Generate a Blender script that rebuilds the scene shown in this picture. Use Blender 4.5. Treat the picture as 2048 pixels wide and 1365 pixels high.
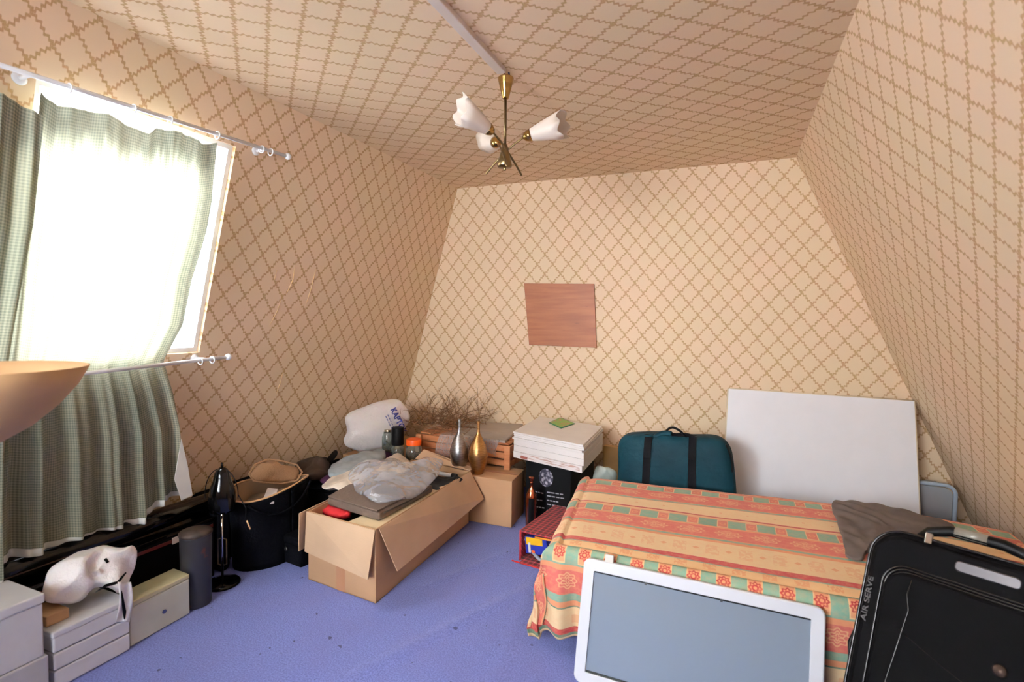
import bpy, math, random
from math import sin, cos, pi, sqrt, radians, atan2
from mathutils import Vector, Matrix, noise

for _o in list(bpy.data.objects): bpy.data.objects.remove(_o)
S = bpy.context.scene
COL = S.collection

# ------------------------------------------------------------------ camera
FPX = 1050.0; YAW = radians(22.55); PITCH = radians(2.6); ROLL = radians(0.8); EYE = 1.4
fw = Vector((-sin(YAW)*cos(PITCH), cos(YAW)*cos(PITCH), -sin(PITCH)))
rt0 = fw.cross(Vector((0, 0, 1))).normalized(); up0 = rt0.cross(fw)
rt = rt0*cos(ROLL) + up0*sin(ROLL); up = -rt0*sin(ROLL) + up0*cos(ROLL)
cam_data = bpy.data.cameras.new('camera'); cam = bpy.data.objects.new('camera', cam_data); COL.objects.link(cam)
cam.matrix_world = Matrix(((rt.x, up.x, -fw.x, 0), (rt.y, up.y, -fw.y, 0), (rt.z, up.z, -fw.z, EYE), (0, 0, 0, 1)))
cam_data.sensor_width = 36; cam_data.lens = FPX/2048*36
cam_data.clip_start = 0.02
cam_data.dof.use_dof = True; cam_data.dof.focus_distance = 3.6; cam_data.dof.aperture_fstop = 3.2
S.camera = cam

# ------------------------------------------------------------------ light and exposure
S.view_settings.view_transform = 'Standard'; S.view_settings.look = 'None'
S.view_settings.gamma = 1; S.view_settings.use_curve_mapping = False
S.view_settings.exposure = 0.33
W = bpy.data.worlds.new('sky'); S.world = W; W.use_nodes = True
W.node_tree.nodes['Background'].inputs[0].default_value = (0.86, 0.93, 1.0, 1)
W.node_tree.nodes['Background'].inputs[1].default_value = 6.0
def area(name, loc, target, sx, sy, power, col):
    l = bpy.data.lights.new(name, 'AREA'); l.shape = 'RECTANGLE'; l.size = sx; l.size_y = sy; l.energy = power; l.color = col
    o = bpy.data.objects.new(name, l); COL.objects.link(o); o.location = loc
    o.rotation_euler = (Vector(target)-Vector(loc)).to_track_quat('-Z', 'Y').to_euler()
    return o
area('daylight_outside_left_window', (-2.95, 1.45, 2.0), (-1.2, 1.7, 1.2), 1.1, 1.1, 135, (0.92, 0.96, 1.0))
_r = area('daylight_outside_rear_window', (-1.2, -1.62, 1.65), (0.0, 4.0, 0.95), 1.5, 1.15, 74, (0.88, 0.94, 1.0)); _r.data.spread = radians(80)

# ------------------------------------------------------------------ helpers: rays to places in the room
CAMP = Vector((0, 0, EYE))
def ray(x, y): return fw + rt*((x-1024.)/FPX) - up*((y-682.5)/FPX)
def onZ(x, y, z=0.): d = ray(x, y); return CAMP + d*((z-EYE)/d.z)
def onY(x, y, v): d = ray(x, y); return CAMP + d*(v/d.y)
def onX(x, y, v): d = ray(x, y); return CAMP + d*(v/d.x)
def onP(x, y, n, q): n = Vector(n); d = ray(x, y); return CAMP + d*((Vector(q)-CAMP).dot(n)/d.dot(n))

# ------------------------------------------------------------------ helpers: materials
def lin(c):
    return tuple((v/255/12.92 if v/255 <= 0.04045 else ((v/255+0.055)/1.055)**2.4) for v in c) + (1,)
class NT:
    def __init__(s, name):
        s.m = bpy.data.materials.new(name); s.m.use_nodes = True; s.t = s.m.node_tree; s.n = s.t.nodes
        s.b = s.n['Principled BSDF']; s.out = s.n['Material Output']
    def link(s, a, b): s.t.links.new(a, b)
    def put(s, sock, v):
        if isinstance(v, bpy.types.NodeSocket): s.link(v, sock)
        else: sock.default_value = v
    def math(s, op, a, b=None, c=None, clamp=False):
        n = s.n.new('ShaderNodeMath'); n.operation = op; n.use_clamp = clamp
        s.put(n.inputs[0], a)
        if b is not None: s.put(n.inputs[1], b)
        if c is not None: s.put(n.inputs[2], c)
        return n.outputs[0]
    def mix(s, f, a, b):
        n = s.n.new('ShaderNodeMix'); n.data_type = 'RGBA'
        s.put(n.inputs[0], f); s.put(n.inputs[6], a); s.put(n.inputs[7], b); return n.outputs[2]
    def uv(s):
        n = s.n.new('ShaderNodeUVMap'); x = s.n.new('ShaderNodeSeparateXYZ'); s.link(n.outputs[0], x.inputs[0]); return n.outputs[0], x.outputs[0], x.outputs[1]
    def obj(s): return s.n.new('ShaderNodeTexCoord').outputs['Object']
    def noise(s, vec, scale, detail=3, rough=0.5, out=0):
        n = s.n.new('ShaderNodeTexNoise'); s.link(vec, n.inputs['Vector']); n.inputs['Scale'].default_value = scale
        n.inputs['Detail'].default_value = detail; n.inputs['Roughness'].default_value = rough; return n.outputs[out]
    def mapping(s, vec, sc=(1, 1, 1), rot=(0, 0, 0)):
        n = s.n.new('ShaderNodeMapping'); s.link(vec, n.inputs[0]); n.inputs['Scale'].default_value = sc; n.inputs['Rotation'].default_value = rot; return n.outputs[0]
    def step(s, v, lo, hi):
        n = s.n.new('ShaderNodeMapRange'); s.link(v, n.inputs[0]); n.inputs[1].default_value = lo; n.inputs[2].default_value = hi
        n.interpolation_type = 'SMOOTHSTEP'; return n.outputs[0]
    def bump(s, h, strength=0.3, dist=0.01):
        n = s.n.new('ShaderNodeBump'); s.link(h, n.inputs['Height']); n.inputs['Strength'].default_value = strength; n.inputs['Distance'].default_value = dist
        s.link(n.outputs[0], s.b.inputs['Normal']); return n
    def set(s, **k):
        for a, v in k.items():
            s.put(s.b.inputs[a.replace('_', ' ')], v)
_mc = {}
def mat(name, col, rough=0.6, metal=0.0, var=0.08, scale=8, bump=0.0, bscale=40, coat=0.0, sheen=0.0, spec=0.5):
    if name in _mc: return _mc[name]
    n = NT(name); o = n.obj()
    c = lin(col); d = tuple(max(0, v*(1-var*2.2)) for v in c[:3])+(1,)
    f = n.noise(o, scale, 4)
    n.set(Base_Color=n.mix(n.step(f, 0.3, 0.7), d, c), Roughness=rough, Metallic=metal)
    n.b.inputs['Coat Weight'].default_value = coat; n.b.inputs['Coat Roughness'].default_value = 0.08
    n.b.inputs['Sheen Weight'].default_value = sheen
    n.b.inputs['Specular IOR Level'].default_value = spec
    if bump: n.bump(n.noise(o, bscale, 4), bump, 0.01)
    _mc[name] = n.m; return n.m

def wallpaper(name, A, B, u0, v0):
    n = NT(name); uvv, u, v = n.uv()
    wob = n.noise(uvv, 7, 2)
    du = n.math('MULTIPLY', n.math('SUBTRACT', wob, 0.5), 0.008)
    p = n.math('DIVIDE', n.math('SUBTRACT', n.math('ADD', u, du), u0), A)
    q = n.math('DIVIDE', n.math('SUBTRACT', v, v0), B)
    f1 = n.math('ADD', p, q); f2 = n.math('SUBTRACT', p, q)
    def fam(f, g, ph):
        # wandering stem with leaf pairs growing off it
        w = n.math('MULTIPLY', n.math('SINE', n.math('MULTIPLY_ADD', g, 2*pi*2, ph)), 0.026)
        w2 = n.math('MULTIPLY', n.math('SINE', n.math('MULTIPLY_ADD', g, 2*pi*5, ph*2)), 0.034)
        t = n.math('ADD', n.math('ADD', f, w), w2)
        d = n.math('ABSOLUTE', n.math('SUBTRACT', n.math('FRACT', n.math('ADD', t, 0.5)), 0.5))
        leaf = n.math('POWER', n.math('ABSOLUTE', n.math('SINE', n.math('MULTIPLY_ADD', g, 2*pi*2.5, ph))), 2.0)
        wd = n.math('MULTIPLY_ADD', leaf, 0.044, 0.034)
        return n.math('SUBTRACT', 1.0, n.step(n.math('DIVIDE', d, wd), 0.45, 1.35))
    a = fam(f1, f2, 0.3); b = fam(f2, f1, 1.4)
    m = n.math('MAXIMUM', a, b)
    fine = n.noise(uvv, 260, 2)
    m = n.math('MULTIPLY', m, n.math('MULTIPLY_ADD', fine, 0.7, 0.50), clamp=True)
    big = n.noise(uvv, 1.6, 3); tone = n.noise(uvv, 22, 2)
    bg = n.mix(n.step(big, 0.35, 0.65), lin((230, 207, 174)), lin((234, 205, 176)))
    lc = n.mix(n.step(tone, 0.35, 0.65), lin((186, 150, 98)), lin((192, 146, 106)))
    n.set(Base_Color=n.mix(m, bg, lc), Roughness=0.75)
    n.b.inputs['Specular IOR Level'].default_value = 0.25
    n.bump(n.math('ADD', n.math('MULTIPLY', m, 0.3), n.noise(uvv, 5, 3)), 0.25, 0.006)
    return n.m

def wood(name, c1, c2, axis='X', sc=14, rough=0.5):
    n = NT(name); o = n.obj()
    s = {'X': (0.6, 8, 8), 'Y': (8, 0.6, 8), 'Z': (8, 8, 0.6)}[axis]
    f = n.noise(n.mapping(o, s), sc/4, 5, 0.6)
    n.set(Base_Color=n.mix(n.step(f, 0.35, 0.65), lin(c1), lin(c2)), Roughness=rough)
    n.bump(f, 0.15, 0.003); return n.m

# ------------------------------------------------------------------ helpers: meshes and objects
class MB:
    def __init__(s): s.v = []; s.f = []; s.uv = None
    def add(s, vs, fs):
        k = len(s.v); s.v += [Vector(p) for p in vs]; s.f += [tuple(i+k for i in f) for f in fs]; return s
    def box(s, a, b, M=None):
        (x0, y0, z0), (x1, y1, z1) = a, b
        vs = [Vector(p) for p in ((x0,y0,z0),(x1,y0,z0),(x1,y1,z0),(x0,y1,z0),(x0,y0,z1),(x1,y0,z1),(x1,y1,z1),(x0,y1,z1))]
        if M: vs = [M @ p for p in vs]
        return s.add(vs, [(0,3,2,1),(4,5,6,7),(0,1,5,4),(1,2,6,5),(2,3,7,6),(3,0,4,7)])
    def hexa(s, lo, hi):   # four bottom and four top corners
        return s.add(list(lo)+list(hi), [(0,3,2,1),(4,5,6,7),(0,1,5,4),(1,2,6,5),(2,3,7,6),(3,0,4,7)])
    def lathe(s, prof, seg=32, M=None, mod=None):
        vs = []; fs = []
        for i, (r, z) in enumerate(prof):
            for k in range(seg):
                a = 2*pi*k/seg; rr, zz = (r, z) if mod is None else mod(r, z, a, i)
                p = Vector((rr*cos(a), rr*sin(a), zz)); vs.append(M @ p if M else p)
        for i in range(len(prof)-1):
            for k in range(seg):
                a, b = i*seg+k, i*seg+(k+1) % seg
                fs.append((a, b, b+seg, a+seg))
        if prof[0][0] > 1e-4: fs.append(tuple(range(seg-1, -1, -1)))
        if prof[-1][0] > 1e-4 and mod is None: fs.append(tuple((len(prof)-1)*seg+k for k in range(seg)))
        return s.add(vs, fs)
    def shell(s, prof, seg=32, M=None, mod=None, caps=False):
        k0 = len(s.f); s.lathe(prof, seg, M, mod)
        s.f = [f for i, f in enumerate(s.f) if i < k0 or len(f) == 4]; return s
    def tube(s, pts, r, seg=10, closed=False):
        pts = [Vector(p) for p in pts]; n = len(pts); vs = []; fs = []
        up_ = Vector((0, 0, 1)); pn = None
        for i, p in enumerate(pts):
            if closed: t = pts[(i+1) % n]-pts[i-1]
            else: t = pts[min(i+1, n-1)]-pts[max(i-1, 0)]
            t.normalize()
            if pn is None:
                a = t.cross(up_)
                if a.length < 0.1: a = t.cross(Vector((1, 0, 0)))
                pn = a.normalized()
            pn = (pn - t*pn.dot(t)).normalized(); b = t.cross(pn)
            rr = r[i] if isinstance(r, (list, tuple)) else r
            for k in range(seg):
                a = 2*pi*k/seg; vs.append(p + (pn*cos(a)+b*sin(a))*rr)
        for i in range(n if closed else n-1):
            for k in range(seg):
                j = (i+1) % n; fs.append((i*seg+k, i*seg+(k+1) % seg, j*seg+(k+1) % seg, j*seg+k))
        if not closed: fs += [tuple(range(seg-1, -1, -1)), tuple((n-1)*seg+k for k in range(seg))]
        return s.add(vs, fs)
    def grid(s, fn, nu, nv, uvf=None):
        vs = [Vector(fn(i/nu, j/nv)) for j in range(nv+1) for i in range(nu+1)]
        fs = [(j*(nu+1)+i, j*(nu+1)+i+1, (j+1)*(nu+1)+i+1, (j+1)*(nu+1)+i) for j in range(nv) for i in range(nu)]
        if uvf: s.uv = [uvf(i/nu, j/nv) for j in range(nv+1) for i in range(nu+1)]
        return s.add(vs, fs)
    def pillow(s, pts, nrm, df, db=None, rings=7, sub=4, amp=0.0, fr=12, seed=0, power=0.5):
        # closed outline in space, swelled to both sides: a stuffed or folded soft thing
        pts = [Vector(p) for p in pts]; n = len(pts); ol = []
        for i in range(n):
            p0, p1, p2, p3 = pts[i-1], pts[i], pts[(i+1) % n], pts[(i+2) % n]
            for k in range(sub):
                t = k/sub
                ol.append(0.5*((2*p1)+(p2-p0)*t+(2*p0-5*p1+4*p2-p3)*t*t+(3*p1-p0-3*p2+p3)*t**3))
        c = sum(ol, Vector())/len(ol); N = Vector(nrm).normalized(); m = len(ol)
        if db is None: db = df
        vs = []; fs = []; rows = []
        def row(sc, off):
            r_ = []
            for p in ol:
                q = c+(p-c)*sc+N*off
                q += Vector(noise.noise_vector(q*fr+Vector((seed*7.3, 0, seed))))*amp + N*noise.noise(q*fr*0.5+Vector((seed, 3, 1)))*amp*1.5
                r_.append(len(vs)); vs.append(q)
            rows.append(r_)
        for k in range(rings, 0, -1):
            sc = 1-((rings-k)/rings); sc = cos((rings-k)/rings*pi/2)*0.98+0.02 if rings-k else 1
        seq = []
        for k in range(1, rings): a = k/rings*pi/2; seq.append((sin(a), -db*cos(a)**(2*power)))
        seq.append((1, 0))
        for k in range(rings-1, 0, -1): a = k/rings*pi/2; seq.append((sin(a), df*cos(a)**(2*power)))
        for sc, off in seq: row(sc, off)
        for a, b in zip(rows[:-1], rows[1:]):
            for k in range(m): fs.append((a[k], a[(k+1) % m], b[(k+1) % m], b[k]))
        i0 = len(vs); vs.append(c-N*db); vs.append(c+N*df)
        for k in range(m):
            fs.append((i0, rows[0][(k+1) % m], rows[0][k])); fs.append((i0+1, rows[-1][k], rows[-1][(k+1) % m]))
        return s.add(vs, fs)
    def rbox(s, a, b, r, seg=5, M=None, axis='Y'):
        # box with rounded corners, rounded in the plane across `axis`
        (x0, y0, z0), (x1, y1, z1) = a, b; ol = []
        if axis == 'Y': A0, A1, B0, B1, C0, C1 = x0, x1, z0, z1, y0, y1
        elif axis == 'Z': A0, A1, B0, B1, C0, C1 = x0, x1, y0, y1, z0, z1
        else: A0, A1, B0, B1, C0, C1 = y0, y1, z0, z1, x0, x1
        for cx, cy, st in ((A1-r, B1-r, 0), (A0+r, B1-r, pi/2), (A0+r, B0+r, pi), (A1-r, B0+r, 3*pi/2)):
            for k in range(seg+1):
                t = st+pi/2*k/seg; ol.append((cx+r*cos(t), cy+r*sin(t)))
        def P3(p, c):
            q = {'Y': (p[0], c, p[1]), 'Z': (p[0], p[1], c), 'X': (c, p[0], p[1])}[axis]
            q = Vector(q); return M @ q if M else q
        n = len(ol); vs = [P3(p, C0) for p in ol]+[P3(p, C1) for p in ol]
        fs = [tuple(range(n)), tuple(range(2*n-1, n-1, -1))]+[(i, i+n, (i+1) % n+n, (i+1) % n) for i in range(n)]
        return s.add(vs, fs)
def thing(name, label, cat, loc=(0, 0, 0), rot=0, group=None):
    o = bpy.data.objects.new(name, None); COL.objects.link(o); o.location = loc; o.rotation_euler = (0, 0, rot)
    o.empty_display_size = 0.1
    o['label'] = label; o['category'] = cat
    if group: o['group'] = group
    o['_w'] = 1
    return o
def obj(name, mb, m, parent=None, smooth=False, bevel=0, solid=0, sub=0, label=None, local=False, angle=40):
    """vertices are given in room coordinates unless local is True; they are stored relative to the parent"""
    vs = mb.v
    origin = Vector((0, 0, 0))
    root = parent
    while root is not None and root.parent is not None: root = root.parent
    if parent is not None and not local:
        Mi = Matrix.Translation(root.location) @ root.rotation_euler.to_matrix().to_4x4()
        Mi = Mi.inverted(); vs = [Mi @ v for v in vs]
    elif parent is None and not local:
        xs = [v.x for v in vs]; ys = [v.y for v in vs]; zs = [v.z for v in vs]
        origin = Vector(((min(xs)+max(xs))/2, (min(ys)+max(ys))/2, min(zs))); vs = [v-origin for v in vs]
    me = bpy.data.meshes.new(name); me.from_pydata([tuple(v) for v in vs], [], mb.f); me.validate()
    if mb.uv:
        ul = me.uv_layers.new(name='UVMap')
        for l in me.loops: ul.data[l.index].uv = mb.uv[l.vertex_index]
    me.materials.append(m)
    o = bpy.data.objects.new(name, me); COL.objects.link(o); o.parent = parent; o.location = origin
    if smooth:
        for p in me.polygons: p.use_smooth = True
    if sub:
        x = o.modifiers.new('smooth', 'SUBSURF'); x.levels = sub; x.render_levels = sub
    if solid:
        x = o.modifiers.new('thickness', 'SOLIDIFY'); x.thickness = solid; x.offset = 0
    if bevel:
        x = o.modifiers.new('edges', 'BEVEL'); x.width = bevel; x.segments = 3; x.limit_method = 'ANGLE'; x.angle_limit = radians(angle); x.harden_normals = False
    if label: o['label'] = label
    return o
def tag(o, label, cat, group=None, kind=None):
    o['label'] = label; o['category'] = cat
    if group: o['group'] = group
    if kind: o['kind'] = kind
    return o
def struct(name, mb, m, parent=None, **k):
    o = obj(name, mb, m, parent, local=True, **k)
    if parent is None: o['kind'] = 'structure'
    return o
def textmesh(s, size, M, depth=0.0005, xs=1.0):
    cu = bpy.data.curves.new('lettering', 'FONT'); cu.body = s; cu.size = size; cu.extrude = depth; cu.align_x = 'CENTER'; cu.align_y = 'CENTER'
    cu.offset = size*0.015
    to = bpy.data.objects.new('lettering', cu); COL.objects.link(to)
    dg = bpy.context.evaluated_depsgraph_get(); me = to.evaluated_get(dg).to_mesh()
    mb = MB(); mb.add([M @ Vector((v.co.x*xs, v.co.y, v.co.z)) for v in me.vertices], [tuple(p.vertices) for p in me.polygons])
    bpy.data.objects.remove(to); bpy.data.curves.remove(cu); return mb
def frame3(o, x, y):   # matrix with origin o, x axis along x, y axis along y
    x = Vector(x).normalized(); y = Vector(y); y = (y-x*y.dot(x)).normalized(); z = x.cross(y)
    return Matrix(((x.x, y.x, z.x, o[0]), (x.y, y.y, z.y, o[1]), (x.z, y.z, z.z, o[2]), (0, 0, 0, 1)))

# ================================================================== THE ROOM
D = 4.0; ZC = 2.49; YF = -1.45; SL = 0.272; SR = 0.445
def xl(z): return -2.184-SL*(ZC-z)
def xr(z): return 0.37+SR*(ZC-z)
nL = (1, 0, -SL); qL = (-2.184, 0, ZC)
def qL_off(d): return (-2.184+d, 0, ZC)
wp_back = wallpaper('wallpaper_back', 0.130, 0.157, -0.736, 2.063)
wp_left = wallpaper('wallpaper_left', 0.130, 0.157, 2.354, -0.713)
wp_right = wallpaper('wallpaper_right', 0.146, 0.150, 2.266, -0.823)
wp_ceil = wallpaper('wallpaper_ceiling', 0.173, 0.154, -0.434, 2.134)

def quadstrip(pts, uvs):
    m = MB(); m.add(pts, [tuple(range(len(pts)))]); m.uv = uvs; return m
# carpet
n = NT('lilac_carpet'); o = n.obj()
f = n.noise(o, 160, 3); g = n.noise(o, 3.5, 3); sp = n.noise(o, 26, 2)
base = n.mix(n.step(f, 0.3, 0.7), lin((104, 112, 178)), lin((130, 140, 210)))
base = n.mix(n.math('MULTIPLY', n.step(g, 0.4, 0.7), 0.25), base, lin((120, 116, 174)))
base = n.mix(n.math('MULTIPLY', n.step(sp, 0.715, 0.75), 0.75), base, lin((50, 46, 76)))
n.set(Base_Color=base, Roughness=0.95); n.b.inputs['Sheen Weight'].default_value = 0.2
n.b.inputs['Specular IOR Level'].default_value = 0.1
n.bump(f, 0.5, 0.004)
M_carpet = n.m
def floor_h(x, y):
    h = 0
    for (x0, y0, x1, y1, a, w) in ((-0.9, 2.55, -1.35, 1.5, 0.010, 0.035), (-0.95, 2.75, -0.75, 1.4, 0.008, 0.04), (-1.15, 2.9, -1.45, 2.2, 0.006, 0.03)):
        dx, dy = x1-x0, y1-y0; L2 = dx*dx+dy*dy; t = ((x-x0)*dx+(y-y0)*dy)/L2; tt = min(1, max(0, t))
        d = sqrt((x-x0-dx*tt)**2+(y-y0-dy*tt)**2); e = sin(pi*tt)**0.5 if 0 < tt < 1 else 0
        h += a*math.exp(-(d/w)**2)*e
    return h
m = MB(); x0, x1 = -2.95, 1.6
m.grid(lambda u, v: (x0+(x1-x0)*u, YF-0.1+(D+0.2-YF)*v, floor_h(x0+(x1-x0)*u, YF-0.1+(D+0.2-YF)*v)), 220, 260)
struct('floor', m, M_carpet, smooth=True)

def slab(name, corners, uvs, mt, nrm, t=0.08):
    """a wall panel: flat face toward the room, body t thick behind it"""
    m = MB(); nn = Vector(nrm).normalized()*t; c = [Vector(p) for p in corners]; k = len(c)
    m.add(c+[p+nn for p in c], [tuple(range(k)), tuple(range(2*k-1, k-1, -1))]+[(i, i+k, (i+1) % k+k, (i+1) % k) for i in range(k)])
    m.uv = list(uvs)+list(uvs); return struct(name, m, mt)
zb = -0.02; zt = ZC+0.02
c = [(xl(zb)-0.1, D, zb), (xr(zb)+0.1, D, zb), (xr(zt)+0.1, D, zt), (xl(zt)-0.1, D, zt)]
slab('wall_back', c, [(p[0], p[2]) for p in c], wp_back, (0, 1, 0))
c = [(xl(ZC)-0.02, YF, ZC), (xr(ZC)+0.02, YF, ZC), (xr(ZC)+0.02, D, ZC), (xl(ZC)-0.02, D, ZC)]
slab('ceiling', c, [(p[0], p[1]) for p in c], wp_ceil, (0, 0, 1))
LR = sqrt(1+SR*SR)
c = [(xr(zb), YF, zb), (xr(zb), D, zb), (xr(ZC), D, ZC), (xr(ZC), YF, ZC)]
slab('wall_right', c, [(p[1], (p[2]-ZC)*LR) for p in c], wp_right, (1, 0, SR))
# left wall with the roof window opening
WY0, WY1, WZ0, WZ1 = 1.085, 1.885, 1.195, 2.215
LL = sqrt(1+SL*SL)
m = MB(); uvs = []
ys = [YF, WY0, WY1, D]; zs = [zb, WZ0, WZ1, ZC]
nn = Vector((-1, 0, SL)).normalized()*0.12
vs = []
for z in zs:
    for y in ys: vs.append(Vector((xl(z), y, z))); uvs.append((y, (z-ZC)*LL))
k = 16
fs = []
for j in range(3):
    for i in range(3):
        if i == 1 and j == 1: continue
        a = j*4+i; fs.append((a, a+1, a+5, a+4)); fs.append((a+16, a+20, a+21, a+17))
for a, b in ((5, 6), (6, 10), (10, 9), (9, 5)): fs.append((a, a+16, b+16, b))
m.add(vs+[v+nn for v in vs], fs); m.uv = uvs+uvs
wl = struct('wall_left', m, wp_left)
# pale scratches torn through the paper of the left wall
m = MB()
for pts in ([(632, 538), (624, 572), (611, 612)], [(554, 540), (549, 560)], [(590, 530), (586, 560), (573, 588)], [(562, 600), (555, 622), (539, 652)], [(568, 738), (560, 768), (552, 790)], [(600, 655), (597, 672)]):
    P3 = [onP(x, y, nL, qL_off(0.0015)) for x, y in pts]
    m.tube(P3, [0.0008]+[0.003]*(len(P3)-2)+[0.0008] if len(P3) > 2 else 0.0018, 5)
o = obj('paper_tear', m, mat('torn_paper', (226, 190, 140), 0.9, var=0.02), wl, local=True)
# wall behind the camera, with the second window
FX0, FX1, FZ0, FZ1 = -1.95, -0.45, 1.05, 2.2
m = MB(); uvs = []; vs = []; fs = []
rows = [(zb, xl(zb), xr(zb)), (FZ0, xl(FZ0), xr(FZ0)), (FZ1, xl(FZ1), xr(FZ1)), (ZC, xl(ZC), xr(ZC))]
for off in (0, -0.15):
    for z, a, b in rows:
        for x in (a, FX0, FX1, b): vs.append(Vector((x, YF+off, z))); uvs.append((x, z))
for j in range(3):
    for i in range(3):
        if i == 1 and j == 1: continue
        a = j*4+i; fs.append((a, a+1, a+5, a+4)); fs.append((a+16, a+20, a+21, a+17))
for a, b in ((5, 6), (6, 10), (10, 9), (9, 5)): fs.append((a, a+16, b+16, b))
m.add(vs, fs); m.uv = uvs; struct('wall_front', m, wp_back)
M_white = mat('white_paint', (236, 236, 238), 0.4, var=0.02)
M_pvc = mat('white_plastic', (238, 239, 243), 0.3, var=0.02)
ng = NT('window_glass'); ng.set(Base_Color=(1, 1, 1, 1), Roughness=0.0); ng.b.inputs['Transmission Weight'].default_value = 1; ng.b.inputs['IOR'].default_value = 1.02
M_glass = ng.m
def lwpt(y, z, off): return Vector((xl(z), y, z))+Vector((-1, 0, SL)).normalized()*off
def lbox(m, y0, y1, z0, z1, a, b):
    return m.hexa([lwpt(y0, z0, b), lwpt(y0, z0, a), lwpt(y1, z0, a), lwpt(y1, z0, b)], [lwpt(y0, z1, b), lwpt(y0, z1, a), lwpt(y1, z1, a), lwpt(y1, z1, b)])
m = MB()
fwid = 0.022
lbox(m, WY0, WY0+fwid, WZ0, WZ1, 0.02, 0.11); lbox(m, WY1-fwid, WY1, WZ0, WZ1, 0.02, 0.11)
lbox(m, WY0+fwid, WY1-fwid, WZ0, WZ0+fwid, 0.02, 0.11); lbox(m, WY0+fwid, WY1-fwid, WZ1-fwid, WZ1, 0.02, 0.11)
w1 = struct('window_1', m, M_pvc)
m = MB(); lbox(m, WY0+fwid, WY1-fwid, WZ0+fwid, WZ1-fwid, 0.07, 0.075); obj('pane', m, M_glass, w1, local=True)
m = MB()
for a, b, c_, d_ in ((FX0, FX0+.06, FZ0, FZ1), (FX1-.06, FX1, FZ0, FZ1), (FX0+.06, FX1-.06, FZ0, FZ0+.06), (FX0+.06, FX1-.06, FZ1-.06, FZ1), (-1.23, -1.17, FZ0+.06, FZ1-.06)):
    m.box((a, YF-.12, c_), (b, YF-.05, d_))
w2 = struct('window_2', m, M_pvc)
m = MB(); m.box((FX0+.06, YF-.09, FZ0+.06), (-1.23, YF-.085, FZ1-.06)).box((-1.17, YF-.09, FZ0+.06), (FX1-.06, YF-.085, FZ1-.06)); obj('pane', m, M_glass, w2, local=True)

# cable trunking on the ceiling
t = thing('cable_trunking', 'white plastic cable trunking running across the papered ceiling to the light', 'trunking', (-0.962, 0.4, ZC-0.02))
m = MB(); m.box((-0.983, YF, ZC-0.022), (-0.941, 2.155, ZC)); obj('channel', m, mat('trunking_white', (222, 208, 200), 0.45, var=0.03), t, bevel=0.003)

# ================================================================== CEILING LIGHT
M_brass = mat('aged_brass', (176, 142, 84), 0.22, 1.0, var=0.12, scale=20)
M_brassd = mat('dull_brass', (138, 118, 84), 0.32, 1.0, var=0.1, scale=20)
nn_ = NT('opal_glass'); nn_.set(Base_Color=lin((222, 208, 196)), Roughness=0.3)
nn_.b.inputs['Subsurface Weight'].default_value = 0.3; nn_.b.inputs['Subsurface Radius'].default_value = (0.02, 0.02, 0.02); M_opal = nn_.m
HX, HY, HZ = -0.957, 2.19, 2.125
lt = thing('ceiling_light', 'three-armed brass ceiling light with white tulip glass shades', 'ceiling light', (HX, HY, ZC))
m = MB(); m.lathe([(0.0001, 2.372), (0.012, 2.373), (0.016, 2.38), (0.036, 2.462), (0.034, 2.466), (0.0001, 2.467)], 32, Matrix.Translation((HX, HY, 0)))
obj('canopy', m, M_brass, lt, smooth=True, bevel=0.001)
m = MB()
m.tube([(HX-.01, HY, 2.46), (HX-.014, HY, 2.475), (HX-.01, HY+.01, ZC)], 0.004, 8); obj('wire', m, mat('red_wire', (190, 40, 40), 0.4), lt, smooth=True, label='red electric wire')
m = MB(); m.tube([(HX+.012, HY-.01, 2.46), (HX+.016, HY, 2.475), (HX+.01, HY+.01, ZC)], 0.004, 8); obj('wire', m, mat('blue_wire', (60, 70, 150), 0.4), lt, smooth=True, label='blue electric wire')
m = MB(); m.lathe([(0.0001, 2.16), (0.0065, 2.16), (0.0065, 2.38), (0.0001, 2.38)], 16, Matrix.Translation((HX, HY, 0))); obj('stem', m, M_brassd, lt, smooth=True)
m = MB(); m.lathe([(0.0001, 2.07), (0.030, 2.072), (0.034, 2.078), (0.028, 2.105), (0.018, 2.14), (0.011, 2.17), (0.0001, 2.172)], 32, Matrix.Translation((HX, HY, 0)))
m.lathe([(0.0001, 2.056), (0.006, 2.058), (0.006, 2.072), (0.0001, 2.074)], 16, Matrix.Translation((HX, HY, 0)))
obj('hub', m, M_brassd, lt, smooth=True)
IR = Vector((cos(YAW), sin(YAW), 0)); IF = Vector((-sin(YAW), cos(YAW), 0))   # to the right and away, as seen on entering
Hc = Vector((HX, HY, HZ))
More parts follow.
